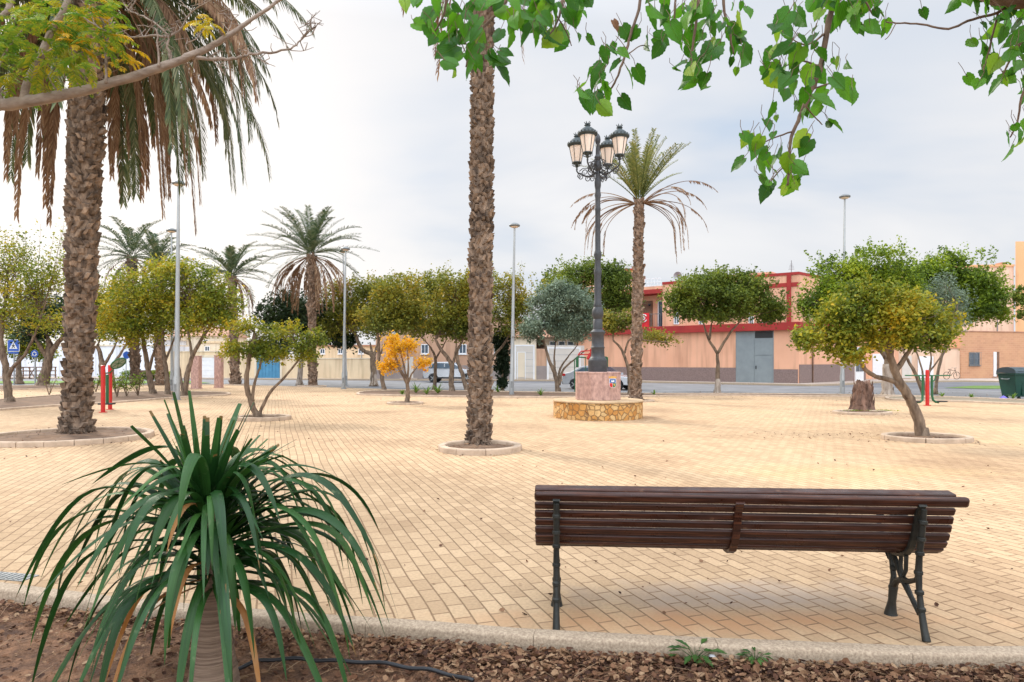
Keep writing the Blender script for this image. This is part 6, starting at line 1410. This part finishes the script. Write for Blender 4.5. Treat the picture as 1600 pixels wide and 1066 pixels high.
# tall orange block
f = Fac('apartment_block', 'tall plain orange apartment block rising behind the brick building', (at(1440,560,82).x,82), (at(1760,560,80).x,80), 'apartment block')
zl, zh = f.z(1550,417), f.z(1600,378)
f.box('lower_wing', 'peach_lt', 0, f.fx(1584), -.1, zl, 0, 14); mb = MB(); xt = f.fx(1584)+.004; mb.slab([(xt,-.3),(f.L,-.3),(f.L+11,14),(xt+11,14)], -.1, zh); mb.build('tower', M['orange'], f.root)
f.box('roof_edge', 'orange', -.1, f.fx(1584), zl+.003, zl+.25, -.15, 14); f.box('chimney', 'rooft', f.fx(1573), f.fx(1582), zl+.254, f.z(1578,408), 1, 2.2)
mb = MB(); mb.tube([(f.fx(1558),-.06,0),(f.fx(1558),-.06,f.z(1558,500))], .06, 6); mb.build('drainpipe', M['galv_dk'], f.root)
f.window(1602,430,1614,448); f.window(1602,480,1614,498); f.window(1640,430,1652,448); f.window(1460,445,1472,462)
# roof behind the middle trees
f = Fac('house', 'orange house top showing left of the red roofed terrace behind the slim palm', (at(905,560,72).x,72), (at(988,560,70).x,70))
f.box('wall', 'orange', 0, f.L, -.1, f.z(960,424), 0, 8); f.box('roof_cornice', 'redpaint', -.1, f.L+.1, f.z(960,424)+.003, f.z(960,421), -.12, 8.1); f.window(966,440,974,455); f.window(935,440,943,455)

# ------------------------------------------------------------------ overhanging mulberry
def mulberry_tree():
    D0 = 2.75; base = Vector((3.9,1.3,0)); root = thing('mulberry_tree', 'overhanging mulberry tree with big bright green leaves hanging from the top of the view', 'tree', base)
    rr = random.Random(99); tb = MB(); q = lambda px,py,D=D0: at(px,py,D)-base
    poly_tube(tb, [(0,0,-.1),(-.02,.03,1.1),(-.1,.1,2.1)], .17, .14, rr, 12); 
    poly_tube(tb, [(-.1,.1,2.0),q(1700,-120,2.3),q(1625,-30,2.6),q(1555,-35,2.75),q(1440,-110,2.85),q(1310,-130,2.85),q(1150,-150,2.9),q(950,-140,2.9),q(760,-120,2.85)], .12, .02, rr, 10)
    poly_tube(tb, [q(1640,-40,2.6),q(1600,-5,2.62),q(1560,-16,2.65),q(1500,-60,2.7)], .045, .03, rr, 8)
    br = [([(1330,-130),(1308,-30),(1292,50),(1280,110),(1258,165),(1240,205),(1233,250),(1231,290)],.016,.004),
          ([(1010,-140),(1000,0),(988,45),(980,75),(972,100),(960,130),(938,160),(925,178)],.007,.003),
          ([(820,-130),(795,-10),(768,30),(748,50),(735,80),(728,105)],.008,.003),([(768,28),(745,48),(718,52)],.003,.002),
          ([(880,-130),(880,-10),(868,40),(850,60)],.007,.003),([(870,25),(885,50),(893,72)],.003,.002),([(720,-120),(700,-10),(690,30),(672,60)],.007,.003),
          ([(1090,-140),(1092,-5),(1085,50),(1078,100),(1072,120)],.008,.003),([(1150,-140),(1130,-10),(1140,50),(1146,85)],.008,.003),([(1060,-140),(1055,0),(1050,60)],.006,.003),
          ([(1640,-40),(1570,14),(1520,30),(1482,45),(1440,38),(1400,36),(1385,35)],.007,.0025),([(1400,36),(1390,55),(1383,62)],.002,.0015),([(1650,0),(1600,60),(1580,90),(1568,115)],.008,.003),([(1640,60),(1600,140),(1590,190),(1578,215)],.006,.003),([(1560,18),(1545,80),(1535,115)],.005,.002),
          ([(1292,50),(1262,70),(1235,60)],.005,.002),([(1280,105),(1250,95),(1215,110)],.005,.002),([(1270,140),(1300,130),(1320,140)],.004,.002),([(1240,205),(1210,215),(1180,230)],.004,.002),([(1258,165),(1275,185),(1285,195)],.003,.002),([(1232,255),(1215,270),(1200,290)],.003,.002),([(1335,-60),(1350,-5),(1365,25)],.006,.003),
          ([(975,90),(1000,72),(1015,72)],.003,.0015),([(980,78),(968,62),(962,56)],.002,.001)]
    for pts,a,b in br: poly_tube(tb, [q(x,y,D0+.05*math.sin(x*.05)) for x,y in pts], a, b, rr, 6, wob=a*.25)
    V=[]; Fc=[]; UV=[]
    def leaf(p, t, nrm, L):
        t = t.normalized(); s = t.cross(nrm).normalized(); n = s.cross(t); b0 = len(V); st = 11; curl = rr.uniform(-.15,.4); fold = rr.uniform(.1,.55); asy = rr.uniform(-.06,.06); tw = rr.uniform(.33,.43)
        for i in range(st+1):
            u = i/st; w = tw*L*(math.sin(PI*min(1,(u*.92+.08))**.70))**.9*(1-.25*u**4)
            if i == 0: w = .16*L
            if i == st: w = .004*L
            sr = 1+(.07 if i%2 else -.04)*(0 < i < st)
            ac = u*L; bend = curl*L*u*u
            back = -.10*L*(1-u)**6       # heart-shaped base lobes
            for k in (-1,-.5,0,.5,1):
                ww = w*k*(sr if abs(k)==1 else 1)*(1+asy*k); V.append(p + t*(ac+(back*abs(k)*1.2)) + s*ww + n*(abs(ww)*fold + .02*L*math.sin(u*14+k*3)*abs(k)) - n*bend); UV.append((k*w/L/.45 if L else 0, u))
        for i in range(st):
            for k in range(4): a = b0+i*5+k; Fc.append((a,a+1,a+6,a+5))
    pt = MB()
    cl = [(650,22,3),(668,52,3),(690,20,4),(705,45,4),(725,20,4),(742,52,4),(695,95,2),(718,78,4),(735,100,3),(752,92,3),(765,110,2),(775,82,3),(720,118,2),(762,62,2),(700,65,2),
          (790,14,5),(812,34,4),(835,16,5),(850,45,4),(862,14,5),(845,68,3),(885,14,4),(902,2,2),(868,52,2),(885,72,1),(905,68,1),(825,60,2),(805,60,2),(912,30,1),
          (939,86,2),(962,104,2),(988,120,1),(931,128,2),(937,146,2),(913,156,1),(926,164,2),(951,158,2),(950,150,1),(972,52,1),(1017,76,1),(960,85,1),(1000,62,1),(942,112,1),(975,118,1),
          (1038,18,4),(1060,40,4),(1048,72,3),(1076,64,4),(1090,98,3),(1072,125,3),(1105,22,4),(1128,40,4),(1150,30,3),(1142,72,3),(1118,88,3),(1160,62,2),(1092,130,2),(1055,118,1),(1085,20,3),(1155,95,2),
          (1295,8,5),(1322,25,4),(1350,8,4),(1368,24,4),(1245,34,3),(1228,58,3),(1268,8,4),(1310,96,1),(1300,128,2),(1320,142,2),(1258,88,3),(1222,88,3),(1200,118,3),(1228,128,3),(1275,118,2),(1285,152,2),(1248,150,3),(1232,172,2),(1198,206,2),(1178,226,2),(1282,196,2),(1262,222,1),(1172,248,2),(1192,252,2),(1214,238,2),(1240,248,2),(1250,276,2),(1196,292,2),(1208,308,2),(1222,288,2),(1382,60,1),(1352,50,2),(1215,108,2),(1262,60,2),(1275,80,1),(1255,190,1),(1270,165,1),(1340,30,3),(1242,268,1),(1228,305,1),(1300,45,3),(1262,130,2),
          (1440,28,1),(1500,6,2),(1522,16,2),(1548,8,3),(1560,55,4),(1542,78,3),(1575,100,3),(1540,128,2),(1508,135,1),(1570,128,3),(1596,88,3),(1578,216,3),(1597,196,2),(1590,28,4),(1560,30,2),(1595,60,3),(1595,125,2),(1610,150,3),(1575,8,2),(1620,30,5),(1640,90,5)]
    for (x,y,n) in cl:
        for i in range(int(n*1.65) if n > 1 else 1):
            D = D0+rr.uniform(-.22,.22); sp = 12 if n > 1 else 3
            c = q(x+rr.gauss(0,sp), y+rr.gauss(0,sp*.8)-14, D)
            az = rr.uniform(0,2*PI); t = Vector((math.cos(az)*.75,math.sin(az)*.55,-rr.uniform(.35,1.3))).normalized()
            yaw = rr.gauss(0,.9); nrm = Vector((math.sin(yaw), -math.cos(yaw)*rr.choice([1,1,1,-1]), rr.uniform(.0,.9))).normalized()
            nrm = (nrm - t*nrm.dot(t)).normalized()
            leaf(c, t, nrm, rr.choice([.04,.055,.065,.075,.085,.095])*rr.uniform(.85,1.15)); tb.tube([c+t*.01, c-t*.02+Vector((rr.uniform(-.01,.01),0,.015)), c-t*.03+Vector((rr.uniform(-.02,.02),rr.uniform(-.02,.02),.035))], [.0014,.0013,.0012], 4, cap=False)
    me = bpy.data.meshes.new('leaves'); me.from_pydata([tuple(v) for v in V], [], Fc); me.materials.append(M['mulberry']); me.polygons.foreach_set('use_smooth',[True]*len(me.polygons))
    uv = me.uv_layers.new(name='UVMap'); idx = [l.vertex_index for l in me.loops]
    uv.data.foreach_set('uv', [c for i in idx for c in UV[i]])
    o = bpy.data.objects.new('leaves', me); COL.objects.link(o); o.parent = root
    tb.build('branches', M['bark_twig'], root, smooth=True)
    V.clear(); Fc.clear(); UV.clear(); leaf(q(958,32), Vector((.3,0,-.5)), Vector((.2,-1,.2)), .05)
    me = bpy.data.meshes.new('withered_leaf'); me.from_pydata([tuple(v) for v in V], [], Fc); me.materials.append(M['litter']); o = bpy.data.objects.new('withered_leaf', me); COL.objects.link(o); o.parent = root
mulberry_tree()

# ------------------------------------------------------------------ branch of a turning tree at top left
def feather_tree():
    D0 = 4.6; base = Vector((-6.2,4.0,0)); root = thing('feather_leaved_tree', 'yellow green feathery tree reaching in with a bare pale limb at top left', 'tree', base)
    rr = random.Random(77); tb = MB(); q = lambda px,py,D=D0: at(px,py,D)-base
    poly_tube(tb, [(0,0,-.1),(.1,.05,1.2),(.5,.1,2.4)], .15, .11, rr, 12)
    poly_tube(tb, [(.5,.1,2.35),q(-220,190,4.2),q(-100,172,4.5),q(0,164),q(60,156),q(130,142),q(200,122),q(262,102),q(300,86),q(335,70),q(372,45),q(400,26),q(445,-5)], .052, .009, rr, 12, wob=.004)
    poly_tube(tb, [(.5,.1,2.35),q(-260,60,4.6),q(-120,-20,4.7),q(40,-60,4.7),q(150,-70)], .07, .03, rr, 9)
    poly_tube(tb, [q(36,160),q(42,130),(q(62,90)),q(82,45),q(100,15),q(112,-20),q(125,-70)], .026, .018, rr, 9)
    tw = [([(300,88),(330,92),(362,92),(400,84),(450,78),(470,62),(500,35)],.014,.003),([(270,98),(262,75),(264,55)],.012,.006),([(264,58),(240,56),(205,58),(180,56)],.009,.003),([(264,58),(282,45),(298,20),(330,0)],.008,.003),([(264,56),(232,30),(200,15),(188,-10)],.008,.003),
          ([(166,130),(166,95),(165,75),(172,50),(180,35)],.010,.004),([(172,50),(150,40),(140,10)],.006,.003),([(248,105),(246,70),(242,45),(215,40)],.008,.003),([(352,60),(362,35),(358,15)],.005,.002),([(400,84),(410,96),(430,104)],.004,.002),([(330,92),(345,108),(352,118)],.004,.002),([(300,86),(290,70),(310,58),(300,40)],.006,.002),
          ([(450,78),(470,80),(490,74)],.003,.0015),([(470,60),(490,52),(484,38)],.003,.0015),([(372,45),(390,48),(402,42)],.003,.0015),([(205,58),(195,70),(205,80)],.004,.002),([(95,150),(80,128),(75,110)],.008,.003),([(60,90),(95,70),(130,62)],.006,.002),([(5,162),(-5,120),(10,80),(40,40)],.010,.004),([(20,160),(0,140),(-20,135)],.01,.005),([(-20,30),(10,20),(20,-10)],.02,.02),
          ([(200,20),(215,-5),(222,-20)],.006,.004),([(150,40),(120,20),(80,-10)],.006,.003),([(300,20),(285,5),(270,-12)],.005,.003)]
    for pts,a,b in tw: poly_tube(tb, [q(x,y,D0+.04*math.sin(x*.07)) for x,y in pts], a, b, rr, 6, wob=a*.5)
    for i in range(120):      # fine stubby twigs
        pts,a,b = tw[rr.randrange(0,14)]; j = rr.randrange(len(pts)-1); t = rr.random(); x = pts[j][0]*(1-t)+pts[j+1][0]*t; y = pts[j][1]*(1-t)+pts[j+1][1]*t
        tb.tube([q(x,y), q(x+rr.uniform(-12,12),y-rr.uniform(2,16),D0+rr.uniform(-.08,.08)), q(x+rr.uniform(-22,22),y-rr.uniform(5,26),D0+rr.uniform(-.12,.12))], [.004,.003,.0018], 4, cap=False)
    tb.build('branches', M['bark_limb'], root, smooth=True)
    lf = MB(); yl = MB()
    M['feather'] = leafm('feathery_leaves', [(.06,.16,.015),(.14,.26,.02),(.30,.34,.02),(.50,.42,.02)], nscale=2.2, trans=.5)
    for i in range(240):
        x = rr.uniform(-60,175); y = rr.uniform(15,150-max(0,(x-60))*.3)
        if x > 110 and rr.random() < .45: continue
        frond(lf, q(x,y-12,D0+rr.uniform(-.35,.35)), rr.uniform(0,2*PI), rr.uniform(-.3,.5), .24, rr.uniform(.6,1.5), rr, .052, 11, .0075, vee=.1, tipdroop=.2, r=.0015, start=.08, hang=.25)
    for (x,y,n) in ((318,40,9),(133,22,8),(110,48,10),(120,80,6),(180,88,5),(160,10,3),(183,110,4),(190,100,3),(165,68,4)):
        for k in range(n): frond(yl if x != 160 else lf, q(x+rr.gauss(0,8),y+rr.gauss(0,7)-8,D0+rr.uniform(-.15,.15)), rr.uniform(0,2*PI), rr.uniform(-.3,.6), .16, rr.uniform(.8,1.8), rr, .045, 9, .0075, vee=.1, r=.0013, start=.08, hang=.4)
    lf.build('leaves', M['feather'], root)
    yl.build('yellow_leaves', leafm('yellow_feather_leaves', [(.35,.32,.015),(.62,.42,.02),(.72,.36,.015)], nscale=2, trans=.5), root)
feather_tree()

# ------------------------------------------------------------------ sky, sun, camera
W = bpy.data.worlds.new('World'); SC.world = W; W.use_nodes = True; nt = W.node_tree; N = nt.nodes.new; L = nt.links.new
bg = nt.nodes['Background']; SUN_EL, SUN_AZ = R(34), R(-42)      # azimuth from the view direction, negative = left
sky = N('ShaderNodeTexSky'); sky.sky_type = 'NISHITA'; sky.sun_disc = False; sky.sun_elevation = SUN_EL; sky.sun_rotation = SUN_AZ; sky.dust_density = 3; sky.air_density = 1.2
tc = N('ShaderNodeTexCoord'); sx = N('ShaderNodeSeparateXYZ'); L(tc.outputs['Generated'], sx.inputs[0])
mz = N('ShaderNodeMath'); mz.operation = 'MAXIMUM'; mz.inputs[1].default_value = 0; L(sx.outputs[2], mz.inputs[0])
# cloud layer seen in perspective: divide by height above the horizon
dn = N('ShaderNodeMath'); dn.operation = 'ADD'; dn.inputs[1].default_value = .22; L(mz.outputs[0], dn.inputs[0])
dv = N('ShaderNodeVectorMath'); dv.operation = 'SCALE'; rc = N('ShaderNodeMath'); rc.operation = 'DIVIDE'; rc.inputs[0].default_value = 1; L(dn.outputs[0], rc.inputs[1]); L(tc.outputs['Generated'], dv.inputs[0]); L(rc.outputs[0], dv.inputs['Scale'])
mp = N('ShaderNodeMapping'); mp.inputs['Scale'].default_value = (.75,1.0,1.6); mp.inputs['Rotation'].default_value = (0,0,.25); mp.inputs['Location'].default_value = (2.3,.4,0); L(dv.outputs[0], mp.inputs[0])
no = N('ShaderNodeTexNoise'); no.inputs['Scale'].default_value = 1.15; no.inputs['Detail'].default_value = 4.5; no.inputs['Roughness'].default_value = .5; no.inputs['Distortion'].default_value = .35; L(mp.outputs[0], no.inputs['Vector'])
cr = ramp(nt, [(.30,(.36,.44,.55)),(.44,(.475,.51,.565)),(.58,(.56,.568,.59)),(.75,(.64,.632,.63))]); L(no.outputs['Fac'], cr.inputs[0])
# glow of the veiled sun low on the left
sd = Vector((math.sin(R(-34))*math.cos(R(14)), math.cos(R(-34))*math.cos(R(14)), math.sin(R(14))))
dt = N('ShaderNodeVectorMath'); dt.operation = 'DOT_PRODUCT'; L(tc.outputs['Generated'], dt.inputs[0]); dt.inputs[1].default_value = sd
gm = N('ShaderNodeMapRange'); gm.interpolation_type = 'SMOOTHERSTEP'; L(dt.outputs['Value'], gm.inputs[0]); gm.inputs[1].default_value = .84; gm.inputs[2].default_value = 1.0; gm.inputs[3].default_value = 0; gm.inputs[4].default_value = .85
mg = N('ShaderNodeMix'); mg.data_type = 'RGBA'; L(gm.outputs[0], mg.inputs[0]); L(cr.outputs[0], mg.inputs[6]); mg.inputs[7].default_value = (.74,.70,.665,1)
# overcast: brighter towards the zenith
zf = N('ShaderNodeMapRange'); L(mz.outputs[0], zf.inputs[0]); zf.inputs[1].default_value = .45; zf.inputs[2].default_value = 1; zf.inputs[3].default_value = 1; zf.inputs[4].default_value = 2.9
sc = N('ShaderNodeVectorMath'); sc.operation = 'SCALE'; L(mg.outputs[2], sc.inputs[0]); L(zf.outputs[0], sc.inputs['Scale'])
bk = N('ShaderNodeMapRange'); L(sx.outputs[1], bk.inputs[0]); bk.inputs[1].default_value = .25; bk.inputs[2].default_value = -.8; bk.inputs[3].default_value = 1; bk.inputs[4].default_value = 2.5
sb = N('ShaderNodeVectorMath'); sb.operation = 'SCALE'; L(sc.outputs[0], sb.inputs[0]); L(bk.outputs[0], sb.inputs['Scale'])
up = N('ShaderNodeVectorMath'); up.operation = 'SCALE'; up.inputs['Scale'].default_value = 8.2; L(sb.outputs[0], up.inputs[0])
mk = N('ShaderNodeMix'); mk.data_type = 'RGBA'; mk.inputs[0].default_value = .04; L(up.outputs[0], mk.inputs[6]); L(sky.outputs[0], mk.inputs[7])
L(mk.outputs[2], bg.inputs[0]); bg.inputs[1].default_value = .12
sl = bpy.data.lights.new('sun', 'SUN'); sl.energy = 2.2; sl.angle = R(10); sl.color = (1,.93,.82)
so = bpy.data.objects.new('sun', sl); COL.objects.link(so)
so.rotation_euler = Vector((math.sin(SUN_AZ)*math.cos(SUN_EL), math.cos(SUN_AZ)*math.cos(SUN_EL), math.sin(SUN_EL))).to_track_quat('Z','Y').to_euler()
cd = bpy.data.cameras.new('camera'); cam = bpy.data.objects.new('camera', cd); COL.objects.link(cam); SC.camera = cam
cam.location = (0,0,CH); cam.rotation_euler = (R(90),0,0); cd.sensor_width = 36; cd.lens = 36*F/1600; cd.shift_y = (HZ-533)/1600; cd.clip_end = 4000; cd.clip_start = .05
SC.view_settings.view_transform = 'Standard'; SC.view_settings.look = 'None'; SC.view_settings.exposure = .62; SC.view_settings.gamma = 1
